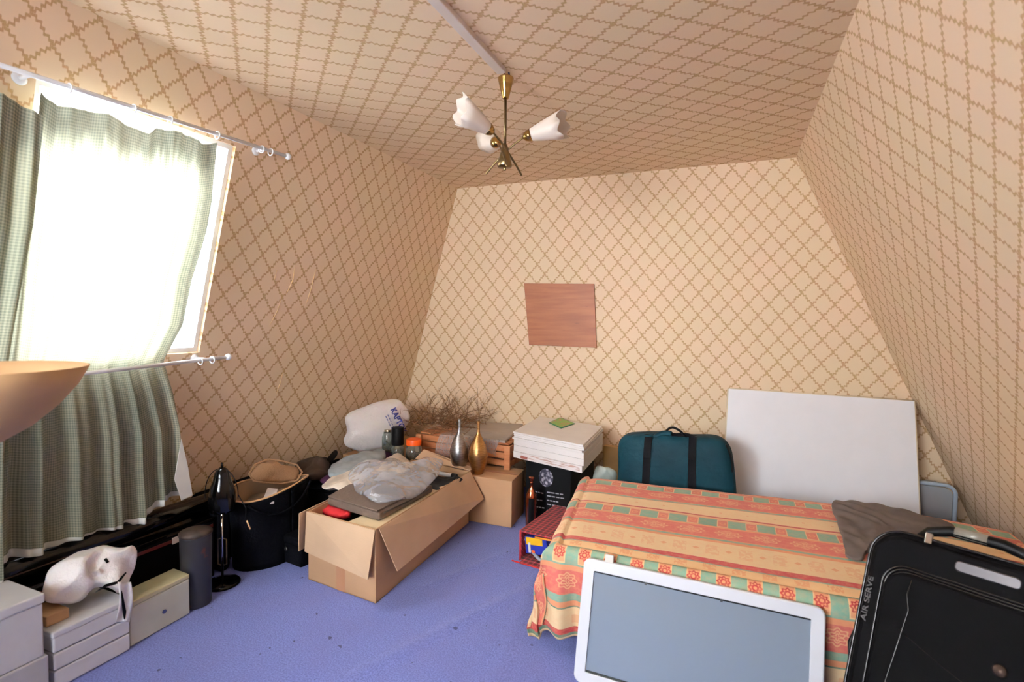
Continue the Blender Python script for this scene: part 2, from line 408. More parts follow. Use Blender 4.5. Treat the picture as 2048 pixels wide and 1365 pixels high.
for az, el in ((-14, 14), (222, 16), (106, 22)):
    d = IR*cos(radians(az)) + IF*sin(radians(az)); sd = Vector((-d.y, d.x, 0))*0.014
    p = [Hc+sd-d*0.092+Vector((0, 0, -0.075)), Hc+sd-d*0.06+Vector((0, 0, -0.038)), Hc+sd-d*0.02+Vector((0, 0, 0.0)), Hc+sd+d*0.03+Vector((0, 0, 0.045)), Hc+sd+d*0.082+Vector((0, 0, 0.078))]
    q = []
    for i in range(len(p)-1):
        for k in range(4): q.append(p[i].lerp(p[i+1], k/4))
    q.append(p[-1])
    for _ in range(3): q = [q[0]]+[(q[i-1]+q[i]*2+q[i+1])/4 for i in range(1, len(q)-1)]+[q[-1]]
    m = MB(); m.tube(q, [0.0045]*len(q), 10); arm = obj('arm', m, M_brassd, lt, smooth=True)
    ax = (d*cos(radians(el))+Vector((0, 0, sin(radians(el))))).normalized()
    R = ax.to_track_quat('Z', 'Y').to_matrix().to_4x4(); R.translation = p[-1]
    m = MB(); m.lathe([(0.0001, -0.004), (0.008, -0.003), (0.018, 0.006), (0.025, 0.022), (0.027, 0.036), (0.024, 0.036), (0.02, 0.02), (0.0001, 0.012)], 28, R)
    obj('lamp_cup', m, M_brass, arm, smooth=True)
    L = 0.15
    def mod(r, z, a, i, L=L):
        k = max(0, (z-0.03)/L)
        lip = 0.5+0.5*cos(a-0.6)
        return r*(1+0.05*k*k*sin(6*a)), z+(k**3)*(0.05*lip+0.012*sin(6*a+1))
    prof = [(0.022, 0.022), (0.028, 0.04), (0.035, 0.065), (0.043, 0.095), (0.051, 0.125), (0.062, 0.165)]
    inner = [(r-0.003, z) for r, z in reversed(prof)]
    m = MB(); m.shell(prof+inner, 40, R, mod); obj('lamp_shade', m, M_opal, arm, smooth=True)

# ================================================================== PLYWOOD SQUARE ON THE BACK WALL
c = [onY(1048, 567, 3.985), onY(1188, 568, 3.985), onY(1193, 696, 3.985), onY(1058, 690, 3.985)]
n = NT('plywood'); o = n.obj(); f = n.noise(n.mapping(o, (1.2, 8, 14)), 2.2, 5, 0.6); kn = n.noise(n.mapping(o, (6, 1, 40)), 1.7, 2)
bc = n.mix(n.step(f, 0.3, 0.7), lin((146, 80, 42)), lin((168, 100, 58))); bc = n.mix(n.math('MULTIPLY', n.step(kn, 0.72, 0.78), 0.7), bc, lin((110, 62, 36)))
n.set(Base_Color=bc, Roughness=0.5)
m = MB(); m.hexa([c[3], c[2], c[2]+Vector((0, .012, 0)), c[3]+Vector((0, .012, 0))], [c[0], c[1], c[1]+Vector((0, .012, 0)), c[0]+Vector((0, .012, 0))])
tag(obj('plywood_panel', m, n.m, bevel=0.001), 'square reddish plywood panel fixed to the papered back wall', 'wood panel')

# ================================================================== CURTAINS AND RODS (left window)
def gingham(name, trans=0.34):
    n = NT(name); uvv, u, v = n.uv()
    P = 0.011
    a = n.math('GREATER_THAN', n.math('FRACT', n.math('DIVIDE', u, P)), 0.5); b = n.math('GREATER_THAN', n.math('FRACT', n.math('DIVIDE', v, P)), 0.5)
    s_ = n.math('MULTIPLY', n.math('ADD', a, b), 0.5)
    ptn = n.mix(s_, lin((170, 170, 150)), lin((112, 120, 108)))
    col = n.mix(n.step(n.noise(uvv, 3, 3), 0.3, 0.7), ptn, n.mix(s_, lin((176, 170, 146)), lin((120, 122, 108))))
    n.set(Base_Color=col, Roughness=0.9); n.b.inputs['Specular IOR Level'].default_value = 0.1
    tr = n.n.new('ShaderNodeBsdfTranslucent'); n.link(n.mix(0.2, col, lin((235, 235, 200))), tr.inputs[0])
    mx = n.n.new('ShaderNodeMixShader'); n.put(mx.inputs[0], n.math('MULTIPLY', n.math('MULTIPLY', n.math('MULTIPLY_ADD', n.step(n.math('ADD', v, n.math('MULTIPLY', n.noise(n.mapping(uvv, (30, 1.2, 1)), 1, 2), 0.16)), 0.13, 0.30), 0.85, 0.15), n.math('MULTIPLY_ADD', n.step(u, 1.05, 1.17), -0.80, 1.0)), trans))
    n.link(n.b.outputs[0], mx.inputs[1]); n.link(tr.outputs[0], mx.inputs[2]); n.link(mx.outputs[0], n.out.inputs[0]); return n.m
M_curt = gingham('gingham_curtain')
M_lining = mat('curtain_lining', (226, 224, 216), 0.9, var=0.03)
def interp(tab, x):
    if x <= tab[0][0]: return tab[0][1]
    for (a, b), (c_, d_) in zip(tab, tab[1:]):
        if x <= c_: t_ = (x-a)/(c_-a); return b+(d_-b)*t_
    return tab[-1][1]
def curtain(yl, yr, top, hem, nf, seed, name, label, amp=0.016, nu=260, nv=120, bell=0.0, bw=None, o_=0.055):
    ZR = 1.17
    def fn(u, v):
        zt_ = interp(top, u); zh = interp(hem, u)
        z = zt_+(zh-zt_)*v
        y = interp(yl, z)+(interp(yr, z)-interp(yl, z))*u
        w = u*nf*2*pi+seed+1.2*sin(u*7+seed)
        pinch = 0.45+0.55*abs(sin(pi*min(1, max(0, (zt_-z)/(zt_-ZR))))) if z > ZR else 0.5+min(0.9, (ZR-z)*2.0)
        a = amp*pinch
        off = o_+a*sin(w+0.5*sin(z*3+u*5))+a*0.5*sin(2.3*w+z*2)
        if z >= ZR: x = xl(z)+off
        else:
            x = xl(ZR)+off-0.04*min(1, (ZR-z)/0.5)+bell*(ZR-z)
            x = max(x, xl(z)+0.03)
        return (x, y+0.3*a*cos(w), z)
    m = MB(); m.grid(fn, nu, nv, lambda u, v: (u*(bw or 1.3), v*1.75))
    t = thing(name, label, 'curtain', (xl(1.17)+0.05, (yl[0][1]+yr[0][1])/2, 0.44))
    f = obj('fabric', m, M_curt, t, smooth=True)
    m2 = MB()
    def fl(u, v):
        p = Vector(fn(u, 0.968+0.032*v)); return (p.x+0.0035, p.y, p.z-0.02*v)
    m2.grid(fl, nu, 3); 
    m3 = MB()
    def fh(u, v):
        p = Vector(fn(u, 1.0)); return (p.x-0.006, p.y, p.z+0.03-0.052*v-0.012*sin(u*9+seed))
    m3.grid(fh, nu, 3); obj('lining', m3, M_lining, t, smooth=True, solid=0.002)
    return t
TR = [(onP(x, y, nL, qL_off(0.06)).y, onP(x, y, nL, qL_off(0.06)).z) for x, y in ((85, 185), (125, 212), (225, 230), (250, 245), (300, 268), (320, 257), (370, 266), (415, 289), (437, 287))]
ya, yb = TR[0][0], TR[-1][0]
topR = [((y-ya)/(yb-ya), z) for y, z in TR]
hemR = [(0, 0.462), (0.05, 0.475), (0.14, 0.455), (0.28, 0.452), (0.5, 0.437), (0.72, 0.436), (0.76, 0.455), (0.82, 0.49), (0.93, 0.505), (1, 0.51)]
right = [(0.4, 1.785), (0.83, 1.76), (1.0, 1.72), (1.17, 1.665), (1.34, 1.728), (1.556, 1.73), (1.75, 1.755), (1.93, 1.757), (2.18, 1.74)]
cr = curtain([(0.4, 1.062), (1.1, 1.075), (1.17, 1.078), (2.2, 1.072)], right, topR, hemR, 6, 0.7, 'window_curtain', 'grey-green gingham curtain pulled across the bright roof window, brightly backlit', amp=0.015, bw=1.2)
# the white lining showing at its right edge
m = MB(); c = [onX(366, 880, -2.46), onX(372, 905, -2.46), onX(379, 935, -2.46), onX(388, 992, -2.46), onX(366, 1002, -2.46), onX(352, 960, -2.46)]
m.add([p-Vector((0.012, 0, 0)) for p in c], [(0, 1, 2, 3, 4, 5)]); obj('lining', m, M_lining, cr, solid=0.003)
curtain([(0.3, 0.35), (2.2, 0.35)], [(0.3, 1.05), (1.17, 1.07), (1.35, 1.075), (1.7, 1.09), (2.15, 1.078)], [(0, 2.13), (0.55, 2.115), (0.85, 2.10), (1, 2.07)], [(0, 0.40), (0.9, 0.385), (1, 0.40)], 8, 2.1, 'window_curtain', 'grey-green gingham curtain bunched against the wall left of the bright window', amp=0.018, bw=1.0, o_=0.085)
def rod(name, A, B, r, label, brk, rings):
    A, B = Vector(A), Vector(B); d = (B-A).normalized()
    t = thing(name, label, 'curtain rod', (A+B)/2)
    m = MB(); m.tube([A, B], r, 14); obj('pole', m, M_pvc, t, smooth=True)
    R = d.to_track_quat('Z', 'Y').to_matrix().to_4x4(); R.translation = B
    m = MB(); m.lathe([(0.0001, -0.004), (r*1.1, -0.002), (r*1.9, 0.006), (r*2.1, 0.014), (r*1.6, 0.024), (0.0001, 0.029)], 20, R); obj('finial', m, M_pvc, t, smooth=True)
    for p in brk:
        q = A+(B-A)*p; w_ = Vector((xl(q.z), q.y, q.z))
        m = MB(); m.tube([q, w_], r*0.8, 10)
        R = Vector((1, 0, 0)).to_track_quat('Z', 'Y').to_matrix().to_4x4(); R.translation = w_
        m.lathe([(0.0001, 0.0), (0.022, 0.001), (0.022, 0.006), (0.012, 0.012), (0.0001, 0.012)], 18, R)
        obj('bracket', m, M_pvc, t, smooth=True)
    for p in rings:
        q = A+(B-A)*p; pts = [q+Vector((0, 0, 0.003-r))+(Vector((1, 0, 0))*cos(k*pi/8)+Vector((0, 0, 1))*sin(k*pi/8))*(r*2.0) for k in range(16)]
        m = MB(); m.tube(pts, 0.003, 8, closed=True); obj('ring', m, M_pvc, t, smooth=True)
    return t
A = onP(0, 130, nL, qL_off(0.075)); B = onP(572, 312, nL, qL_off(0.075)); A = A+(A-B)*0.55
rod('curtain_rod', A, B, 0.0085, 'white upper curtain rod along the left wall above the window', (0.40, 0.93), (0.46, 0.58, 0.66, 0.78, 0.915, 0.945))
A = onP(130, 752, nL, qL_off(0.105)); B = onP(452, 715, nL, qL_off(0.105)); A = A+(A-B)*1.0
rod('curtain_rod', A, B, 0.0085, 'white lower curtain rod holding the curtains below the window', (0.30, 0.93), (0.90, 0.945))

# ================================================================== UPLIGHTER AT THE LEFT EDGE
M_beige = mat('beige_shade', (206, 164, 118), 0.7, var=0.05)
tip = CAMP+ray(130, 748)*1.2; cx, cy = tip.x-0.185, tip.y-0.075
t = thing('floor_lamp', 'beige bowl-shaped lamp shade at the left edge in front of the curtains', 'floor lamp', (cx, cy, 0))
T = Matrix.Translation((cx, cy, 0))
m = MB(); m.shell([(0.001, 1.085), (0.03, 1.088), (0.09, 1.125), (0.14, 1.172), (0.178, 1.222), (0.2, 1.266), (0.197, 1.267), (0.174, 1.224), (0.136, 1.176), (0.087, 1.130), (0.001, 1.095)], 48, T); obj('lamp_shade', m, M_beige, t, smooth=True)
m = MB(); m.lathe([(0.0001, 0.02), (0.011, 0.02), (0.011, 1.09), (0.0001, 1.09)], 16, T); obj('pole', m, M_brassd, t, smooth=True)
m = MB(); m.lathe([(0.0001, 0.0), (0.12, 0.0), (0.12, 0.012), (0.1, 0.022), (0.0001, 0.026)], 32, T); obj('base', m, M_brassd, t, smooth=True)

def clampwall(m, g=.008):
    for v in m.v:
        v.x = max(v.x, xl(v.z)+g)
# ================================================================== OPEN CARDBOARD BOX
def cardboard(name, c):
    n = NT(name); o = n.obj()
    f = n.noise(n.mapping(o, (1, 1, 60)), 5, 3); g = n.noise(o, 2.5, 3)
    d = tuple(v*0.88 for v in c)
    n.set(Base_Color=n.mix(n.math('MULTIPLY_ADD', n.step(g, 0.3, 0.7), 0.7, n.math('MULTIPLY', f, 0.2)), lin(d), lin(c)), Roughness=0.8)
    n.b.inputs['Specular IOR Level'].default_value = 0.2; n.bump(f, 0.15, 0.002); return n.m
M_card = cardboard('cardboard', (206, 162, 122))
M_card2 = cardboard('cardboard_pale', (214, 178, 144))
M_tape = mat('parcel_tape', (186, 132, 92), 0.3, var=0.03)
FL = Vector((-2.016, 2.099, 0.002)); FR = Vector((-1.548, 2.050, 0.002)); BR = Vector((-1.600, 3.130, 0.002)); BL = FL+(BR-FR)
BH = 0.365; ux = (FR-FL).normalized(); uy = (BR-FR).normalized()
t = thing('cardboard_box', 'long open cardboard removal box with its flaps folded down, stuffed full', 'box', ((FL+BR)/2).to_tuple()[:2]+(0.0,))
def vplate(m, a, b, z0, z1, nrm, th=0.005, dz0=0, dz1=0):
    a, b = Vector(a), Vector(b); n_ = Vector(nrm).normalized()*th
    lo = [a+Vector((0, 0, z0)), b+Vector((0, 0, z0)), b+Vector((0, 0, z0))+n_, a+Vector((0, 0, z0))+n_]
    hi = [a+Vector((0, 0, z1+dz0)), b+Vector((0, 0, z1+dz1)), b+Vector((0, 0, z1+dz1))+n_, a+Vector((0, 0, z1+dz0))+n_]
    return m.hexa(lo, hi)
m = MB()
vplate(m, FL, FR, 0, BH, (0, 1, 0)); vplate(m, FR, BR, 0, BH, (-1, 0, 0), dz1=-0.012); vplate(m, BL, BR, 0, BH, (0, -1, 0), dz1=-0.012); vplate(m, FL, BL, 0, BH, (1, 0, 0))
m.hexa([FL, FR, BR, BL], [p+Vector((0, 0, 0.006)) for p in (FL, FR, BR, BL)])
obj('body', m, M_card, t)
def flap(pts, th=0.005, outn=(0, -1, 0), mt=None, bend=None):
    n_ = Vector(outn).normalized()*th; m = MB(); m.hexa([pts[0], pts[1], pts[1]+n_, pts[0]+n_], [pts[3], pts[2], pts[2]+n_, pts[3]+n_])
    return m
zt = Vector((0, 0, BH))
f0 = FL+zt-ux*0.006-uy*0.004; f1 = FR+zt-uy*0.004
obj('flap', flap([f0-uy*0.018+Vector((0, 0, -0.205))+ux*0.004, f1-uy*0.045+Vector((0, 0, -0.225))-ux*0.01, f1, f0], outn=-uy), M_card2, t)
s0 = FR+zt+ux*0.006+uy*0.015; s1 = BR+zt+ux*0.006+Vector((0, 0, -0.012))
obj('flap', flap([s0+ux*0.055+Vector((0, 0, -0.235))+uy*0.085, s1+ux*0.10+Vector((0, 0, -0.175))+uy*0.02, s1, s0], outn=ux), M_card2, t)
l0 = FL+zt-ux*0.004; l1 = BL+zt-ux*0.004
obj('flap', flap([l1-ux*0.03+Vector((0, 0, -0.2)), l0-ux*0.026+Vector((0, 0, -0.205))-uy*0.04, l0-ux*.016-uy*.045, l1-ux*.01], outn=-ux), M_card2, t)
k0 = BL+zt+uy*0.003; k1 = BR+zt+uy*0.003+Vector((0, 0, -0.012))
obj('flap', flap([k1+Vector((0, 0.012, 0)), k0+Vector((0, 0.012, 0)), k0+Vector((0, 0.10, 0.05))+ux*0.02, k1+Vector((0, 0.10, -0.01))-ux*0.02], outn=(0, 0, 1)), M_card2, t)
m = MB(); tc = (FL+FR)/2-uy*0.0015; m.hexa([tc-ux*0.03, tc+ux*0.03, tc+ux*0.03+uy*0.0012, tc-ux*0.03+uy*0.0012], [p+Vector((0, 0, 0.15)) for p in (tc-ux*0.03, tc+ux*0.03, tc+ux*0.03+uy*0.0012, tc-ux*0.03+uy*0.0012)])
obj('tape', m, M_tape, t)
def inbox(u, v, z): return FL+(FR-FL)*u+(BR-FR)*v+Vector((0, 0, z))
# contents
M_dark = mat('dark_cloth', (34, 33, 36), 0.9, var=0.15, scale=20, bump=0.3)
m = MB(); m.pillow([inbox(.05, .1, .2), inbox(.9, .06, .2), inbox(.94, .5, .2), inbox(.93, .93, .2), inbox(.5, .95, .2), inbox(.06, .93, .2), inbox(.05, .5, .2)], (0, 0, 1), 0.09, 0.15, amp=0.02, fr=8, seed=3)
tag(obj('clothing_bundle', m, M_dark, smooth=True), 'dark clothes filling the bottom of the long open cardboard box', 'clothes')
M_port = mat('brown_leather', (112, 94, 82), 0.55, var=0.08, scale=6, bump=0.25, bscale=60)
q = [onZ(655, 995, .405), onZ(758, 1026, .405), onZ(866, 970, .405), onZ(745, 945, .405)]
t = thing('document_case', 'flat brown document case lying on top in the open cardboard box', 'case', (q[0]+q[2])/2*1.0)
m = MB(); dn = Vector((0, 0, -0.046)); m.hexa([p+dn for p in q], q); obj('body', m, M_port, t, bevel=0.012)
m = MB(); a = q[0].lerp(q[1], .02)+Vector((0, -.004, .004)); b = q[0].lerp(q[1], .98)+Vector((0, -.004, .004)); c_ = q[3].lerp(q[2], .98).lerp(b, .35)+Vector((0, 0, .004)); d_ = q[3].lerp(q[2], .02).lerp(a, .35)+Vector((0, 0, .004))
m.hexa([a, b, c_, d_], [p+Vector((0, 0, .006)) for p in (a, b, c_, d_)]); obj('flap', m, M_port, t, bevel=0.003)
m = MB(); a = q[1].lerp(q[2], .08)+Vector((.003, -.003, -.012)); b = q[1].lerp(q[2], .92)+Vector((.003, -.003, -.012)); m.tube([a, a.lerp(b, .5)+Vector((.004, 0, -.006)), b], .004, 8); obj('zip', m, mat('dark_zip', (52, 44, 40), .5), t, smooth=True)
M_cream = mat('cream_board', (232, 206, 164), 0.6, var=0.03)
m = MB(); m.hexa([inbox(.55, .02, .30), inbox(.982, .02, .30), inbox(.982, .80, .30), inbox(.86, .80, .30)], [inbox(.55, .02, .352), inbox(.982, .02, .358), inbox(.982, .80, .345), inbox(.86, .80, .345)])
tag(obj('cream_board', m, M_cream, bevel=0.003), 'cream board wedged along the right side inside the open cardboard box', 'board')
m = MB(); pts = [onZ(x, y, .33) for x, y in ((637, 1016), (660, 1010), (690, 1020), (706, 1032), (690, 1036), (655, 1028))]
m.pillow(pts, (0, 0, 1), 0.025, 0.03, amp=0.012, fr=30, seed=5)
tag(obj('red_cloth', m, mat('red_cloth', (196, 22, 28), 0.8, var=0.1, scale=20), smooth=True), 'bright red folded cloth in the near left corner of the open box', 'clothes')
a, b = onZ(873, 946, .36), onZ(904, 952, .36)
t = thing('rolled_tube', 'short white tube with black end caps inside the far end of the open box', 'tube', a)
m = MB(); m.tube([a, b], 0.013, 16); obj('body', m, M_white, t, smooth=True)
m = MB(); m.tube([b, b+(b-a).normalized()*0.035], 0.017, 16); obj('cap', m, M_dark, t, smooth=True); m = MB(); m.tube([a-(b-a).normalized()*0.02, a], 0.016, 16); obj('cap', m, M_dark, t, smooth=True)
m = MB(); m.pillow([onZ(x, y, .34) for x, y in ((850, 965), (880, 955), (925, 957), (905, 972), (870, 985))], (0, 0, 1), 0.02, 0.06, amp=0.012, fr=20, seed=8)
tag(obj('black_bag', m, M_dark, smooth=True), 'black cloth bag at the far right end inside the open cardboard box', 'bag')
# crumpled clear plastic bag
n = NT('clear_plastic'); o = n.obj(); n.set(Base_Color=lin((216, 220, 232)), Roughness=0.08); n.b.inputs['Specular IOR Level'].default_value = 0.9
n.b.inputs['Coat Weight'].default_value = 1.0
f = n.noise(o, 9, 3); tr = n.n.new('ShaderNodeBsdfTransparent'); mx = n.n.new('ShaderNodeMixShader'); lw = n.n.new('ShaderNodeLayerWeight'); lw.inputs[0].default_value = .35
n.put(mx.inputs[0], n.math('ADD', n.math('MULTIPLY_ADD', n.step(f, .35, .75), 0.16, 0.16), n.math('MULTIPLY', lw.outputs['Facing'], .5), clamp=True)); n.link(tr.outputs[0], mx.inputs[1]); n.link(n.b.outputs[0], mx.inputs[2]); n.link(mx.outputs[0], n.out.inputs[0])
n.bump(n.noise(o, 8, 2, 0.5), 1.0, 0.06); M_clear = n.m
m = MB(); ol = [(696, 958), (722, 940), (760, 928), (795, 922), (838, 944), (884, 926), (882, 945), (850, 975), (815, 992), (772, 1005), (735, 997), (712, 978)]
m.pillow([onZ(x, y, .43) for x, y in ol], (0, 0, 1), 0.075, 0.02, rings=12, amp=0.028, fr=7, seed=2)
tag(obj('plastic_bag', m, M_clear, smooth=True), 'crumpled shiny clear plastic bag lying on the brown document case', 'bag')

# ================================================================== CLOSED BOXES, CRATE AND BOTTLE VASES
t = thing('cardboard_box', 'closed brown cardboard box with two metallic bottle vases on top', 'box', (-1.5, 3.3, 0))
bx = [Vector((-1.79, 3.150, 0.002)), Vector((-1.300, 3.165, 0.002)), Vector((-1.325, 3.455, 0.002)), Vector((-1.79, 3.445, 0.002))]
m = MB(); m.hexa(bx, [p+Vector((0, 0, .315)) for p in bx]); obj('body', m, M_card, t, bevel=0.004)
m = MB(); m.hexa([Vector((-1.795, 3.285, .317)), Vector((-1.311, 3.29, .317)), Vector((-1.311, 3.335, .317)), Vector((-1.795, 3.33, .317))], [Vector((-1.795, 3.285, .3185)), Vector((-1.311, 3.29, .3185)), Vector((-1.311, 3.335, .3185)), Vector((-1.795, 3.33, .3185))]); obj('tape', m, M_tape, t)
t = thing('cardboard_box', 'large cardboard box in the far left corner under the white plastic bag and jars', 'box', (-2.35, 3.5, 0))
m = MB(); m.box((-2.72, 3.19, 0), (-1.83, 3.92, .33)); obj('body', m, M_card, t, bevel=0.004)
M_slat = wood('pine_slat', (176, 104, 60), (204, 138, 92), 'X')
t = thing('wooden_crate', 'slatted orange-brown wooden crate stacked against the back wall under a grey board', 'crate', (-1.83, 3.65, .318))
a0, a1 = Vector((-2.20, 3.46, 0)), Vector((-1.43, 3.40, 0)); dx = (a1-a0); back = Vector((0.03, .46, 0))
for k in range(3):
    for b_ in (0, 1):
        z = .337+k*.052; m = MB(); p = a0+back*b_; m.hexa([p+Vector((0, 0, z)), p+dx+Vector((0, 0, z)), p+dx+Vector((0, .016, z)), p+Vector((0, .016, z))], [p+Vector((0, 0, z+.043)), p+dx+Vector((0, 0, z+.043)), p+dx+Vector((0, .016, z+.043)), p+Vector((0, .016, z+.043))])
        obj('slat', m, M_slat, t, bevel=0.002)
for u in (0.0, .45, 1.0):
    for b_ in (0, 1):
        p = a0+dx*u+back*b_+Vector((-.02, -.028 if b_ == 0 else .018, 0)); m = MB(); m.box((p.x, p.y, .3325 if u < 1 else .320), (p.x+.045, p.y+.026, .487)); obj('post', m, M_slat, t, bevel=0.002)
for k in range(3):
    z = .337+k*.052; p = a0+dx+Vector((.004, 0, 0)); m = MB(); m.hexa([p+Vector((0, 0, z)), p+Vector((.014, 0, z)), p+back+Vector((.014, 0, z)), p+back+Vector((0, 0, z))], [p+Vector((0, 0, z+.043)), p+Vector((.014, 0, z+.043)), p+back+Vector((.014, 0, z+.043)), p+back+Vector((0, 0, z+.043))])
    obj('slat', m, M_slat, t, bevel=0.002)
for k in range(5):
    m = MB(); p = a0+back*(k/5+.02); m.hexa([p+Vector((0, 0, .489)), p+dx+Vector((0, 0, .489)), p+dx+Vector((0, .075, .489)), p+Vector((0, .075, .489))], [p+Vector((0, 0, .501)), p+dx+Vector((0, 0, .501)), p+dx+Vector((0, .075, .501)), p+Vector((0, .075, .501))]); obj('top_board', m, M_slat, t, bevel=0.002)
q = [onZ(925, 872, .515), onZ(1010, 884, .515), onZ(1046, 850, .515), onZ(912, 843, .515)]
m = MB(); m.hexa([p-Vector((0, 0, .012)) for p in q], [p+Vector((0, 0, .006)) for p in q]); tag(obj('grey_board', m, mat('grey_board', (186, 172, 158), .7, var=.04), bevel=.003), 'flat grey-beige board lying on the slatted wooden crate', 'board')
n = NT('bubble_wrap'); o = n.obj(); n.set(Base_Color=lin((214, 208, 206)), Roughness=0.15); vo = n.n.new('ShaderNodeTexVoronoi'); n.link(o, vo.inputs[0]); vo.inputs['Scale'].default_value = 90
n.bump(vo.outputs[0], 0.8, 0.006); tr = n.n.new('ShaderNodeBsdfTransparent'); mx = n.n.new('ShaderNodeMixShader'); mx.inputs[0].default_value = 0.36
n.link(tr.outputs[0], mx.inputs[1]); n.link(n.b.outputs[0], mx.inputs[2]); n.link(mx.outputs[0], n.out.inputs[0])
def wrapf(u, v):
    x = -1.98+.50*u; s_ = v*(.36+.05*sin(u*5+1))
    if s_ < .22: y, z = 3.60-s_, .524
    else: y, z = 3.375-.01*sin((s_-.22)*20), .524-(s_-.22)
    if s_ < .22 and y < 3.385: y = 3.385
    w = .008*noise.noise(Vector((u*9, v*9, 2)))
    return (x+.03*sin(v*5), y-abs(w), z+abs(w)+(.012*sin(u*8)*v if s_ > .22 else 0))
m = MB(); m.grid(wrapf, 40, 40); tag(obj('bubble_wrap', m, n.m, smooth=True), 'clear bubble wrap draped over the front of the wooden crate', 'bubble wrap')
def metalvase(name, label, loc, c, sc):
    n = NT(name+'_metal'); o = n.obj(); g = n.noise(n.mapping(o, (1, 1, 9)), 30, 3)
    n.set(Base_Color=n.mix(n.step(g, .3, .7), lin(tuple(v*.8 for v in c)), lin(c)), Roughness=.36, Metallic=1.0); n.bump(g, .25, .002)
    prof = [(.0001, 0), (.030, 0), (.034, .004), (.043, .04), (.055, .09), (.060, .125), (.057, .16), (.046, .20), (.032, .235), (.020, .262), (.0125, .285), (.0105, .31), (.0095, .345), (.0125, .365), (.0105, .366), (.007, .34), (.0001, .33)]
    m = MB(); m.lathe([(r*sc*(1.12 if .03 < z < .27 else 1), z*sc) for r, z in prof], 40, Matrix.Translation(loc)); return tag(obj('bottle_vase', m, n.m, smooth=True), label, 'vase', 'slender metal bottle vases')
metalvase('silver', 'silver metal bottle-shaped vase with a slender neck, left of the gold one', (-1.722, 3.215, .3186), (178, 172, 170), 1.0)
metalvase('gold', 'gold metal bottle-shaped vase with a slender neck on the brown box', (-1.574, 3.212, .3186), (190, 142, 88), 1.0)

# ================================================================== WHITE BAG, JARS, TWIGS
n = NT('white_polythene'); o = n.obj(); n.set(Base_Color=lin((232, 224, 222)), Roughness=.35); n.bump(n.noise(o, 12, 4, .6), .5, .03); n.b.inputs['Subsurface Weight'].default_value = .1; M_poly = n.m
ol = [(686, 882), (692, 862), (690, 836), (702, 824), (735, 812), (768, 800), (795, 799), (808, 808), (818, 830), (815, 848), (808, 866), (790, 880), (765, 898), (730, 906), (705, 900)]
ny = Vector((.76, -.64, .1)).normalized(); q0 = Vector((-2.47, 3.30, .5))
pts = [onP(x, y, ny, q0) for x, y in ol]
t = thing('plastic_carrier_bag', 'stuffed white plastic bag with blue lettering in the far left corner', 'bag', (q0.x, q0.y, .30))
m = MB(); m.pillow(pts, ny, .085, .06, rings=10, amp=.012, fr=11, seed=4, power=.6); clampwall(m); obj('body', m, M_poly, t, smooth=True)
# knotted corner
cK = onP(787, 822, ny, q0+ny*.088); cK2 = onP(806, 862, ny, q0+ny*.088)
xd = (cK2-cK).normalized(); yd = ny.cross(xd); 
Mx = frame3((cK+cK2)/2+ny*.006, xd, yd); M_blue = mat('blue_print', (44, 52, 140), .5, var=.02)
obj('lettering', textmesh('KAPTOK', .064, Mx, .004, xs=.85), M_blue, t, label='blue lettering')
Mx = frame3((cK+cK2)/2+ny*.004-yd*.05, xd, yd)
m = MB()
for i in range(2):
    for k in range(6): 
        a = Mx @ Vector((-.08+k*.024, -i*.018, 0)); m.hexa([a, a+xd*.016, a+xd*.016-yd*.006, a-yd*.006], [p+ny*.003 for p in (a, a+xd*.016, a+xd*.016-yd*.006, a-yd*.006)])
obj('small_print', m, mat('faded_print', (120, 120, 170), .5), t)
ngl = NT('jar_glass'); ngl.set(Base_Color=lin((222, 232, 226)), Roughness=.03); ngl.b.inputs['Transmission Weight'].default_value = .9; ngl.b.inputs['IOR'].default_value = 1.4; M_jar = ngl.m
def jar(label, loc, r, h, body, lidm, lidh, lidr, fillm=None, group=None, rod_=False):
    t = thing('storage_jar', label, 'jar', loc, group=group); T = Matrix.Translation(loc)
    m = MB(); m.lathe([(.0001, 0), (r*.9, 0), (r, .006), (r, h*.8), (r*.75, h*.92), (r*.75, h), (r*.66, h), (r*.66, h*.9), (r*.9, h*.78), (r*.9, .008), (.0001, .008)], 32, T); obj('body', m, body, t, smooth=True)
    if lidm:
        m = MB(); z = h*.97; m.lathe([(.0001, z), (lidr, z), (lidr, z+lidh*.9), (lidr*.95, z+lidh), (.0001, z+lidh)], 32, T); obj('lid', m, lidm, t, smooth=True, bevel=.001)
    if fillm:
        m = MB(); random.seed(int(r*1e4))
        for k in range(26):
            a = random.uniform(0, 6.28); rr = random.uniform(0, r*.68); z = random.uniform(.018, h*.6); c_ = Vector(loc)+Vector((rr*cos(a), rr*sin(a), z)); s_ = .010
            m.add([c_+Vector(v)*s_ for v in ((1, 0, 0), (-1, 0, 0), (0, 1, 0), (0, -1, 0), (0, 0, 1), (0, 0, -1))], [(0, 2, 4), (2, 1, 4), (1, 3, 4), (3, 0, 4), (2, 0, 5), (1, 2, 5), (3, 1, 5), (0, 3, 5)])
        f_ = obj('contents', m, fillm, t, smooth=True); f_['kind'] = 'stuff'
    return t
M_black = mat('black_plastic', (10, 10, 12), .45, var=.1, spec=.2)
M_or = mat('orange_plastic', (255, 96, 20), .4, var=.03)
M_pebble = mat('brown_pebbles', (150, 84, 54), .4, var=.3, scale=60)
M_silverm = mat('bright_metal', (220, 205, 180), .2, 1.0, var=.2, scale=60)
jar('clear glass jar with a threaded neck between the white bag and the black-lidded jar', (-2.375, 3.29, .331), .045, .19, M_jar, M_silverm, .02, .028, M_silverm)
jar('glass jar with a tall black lid, right of the clear jar', (-2.265, 3.26, .331), .048, .11, M_jar, M_black, .13, .046, M_pebble)
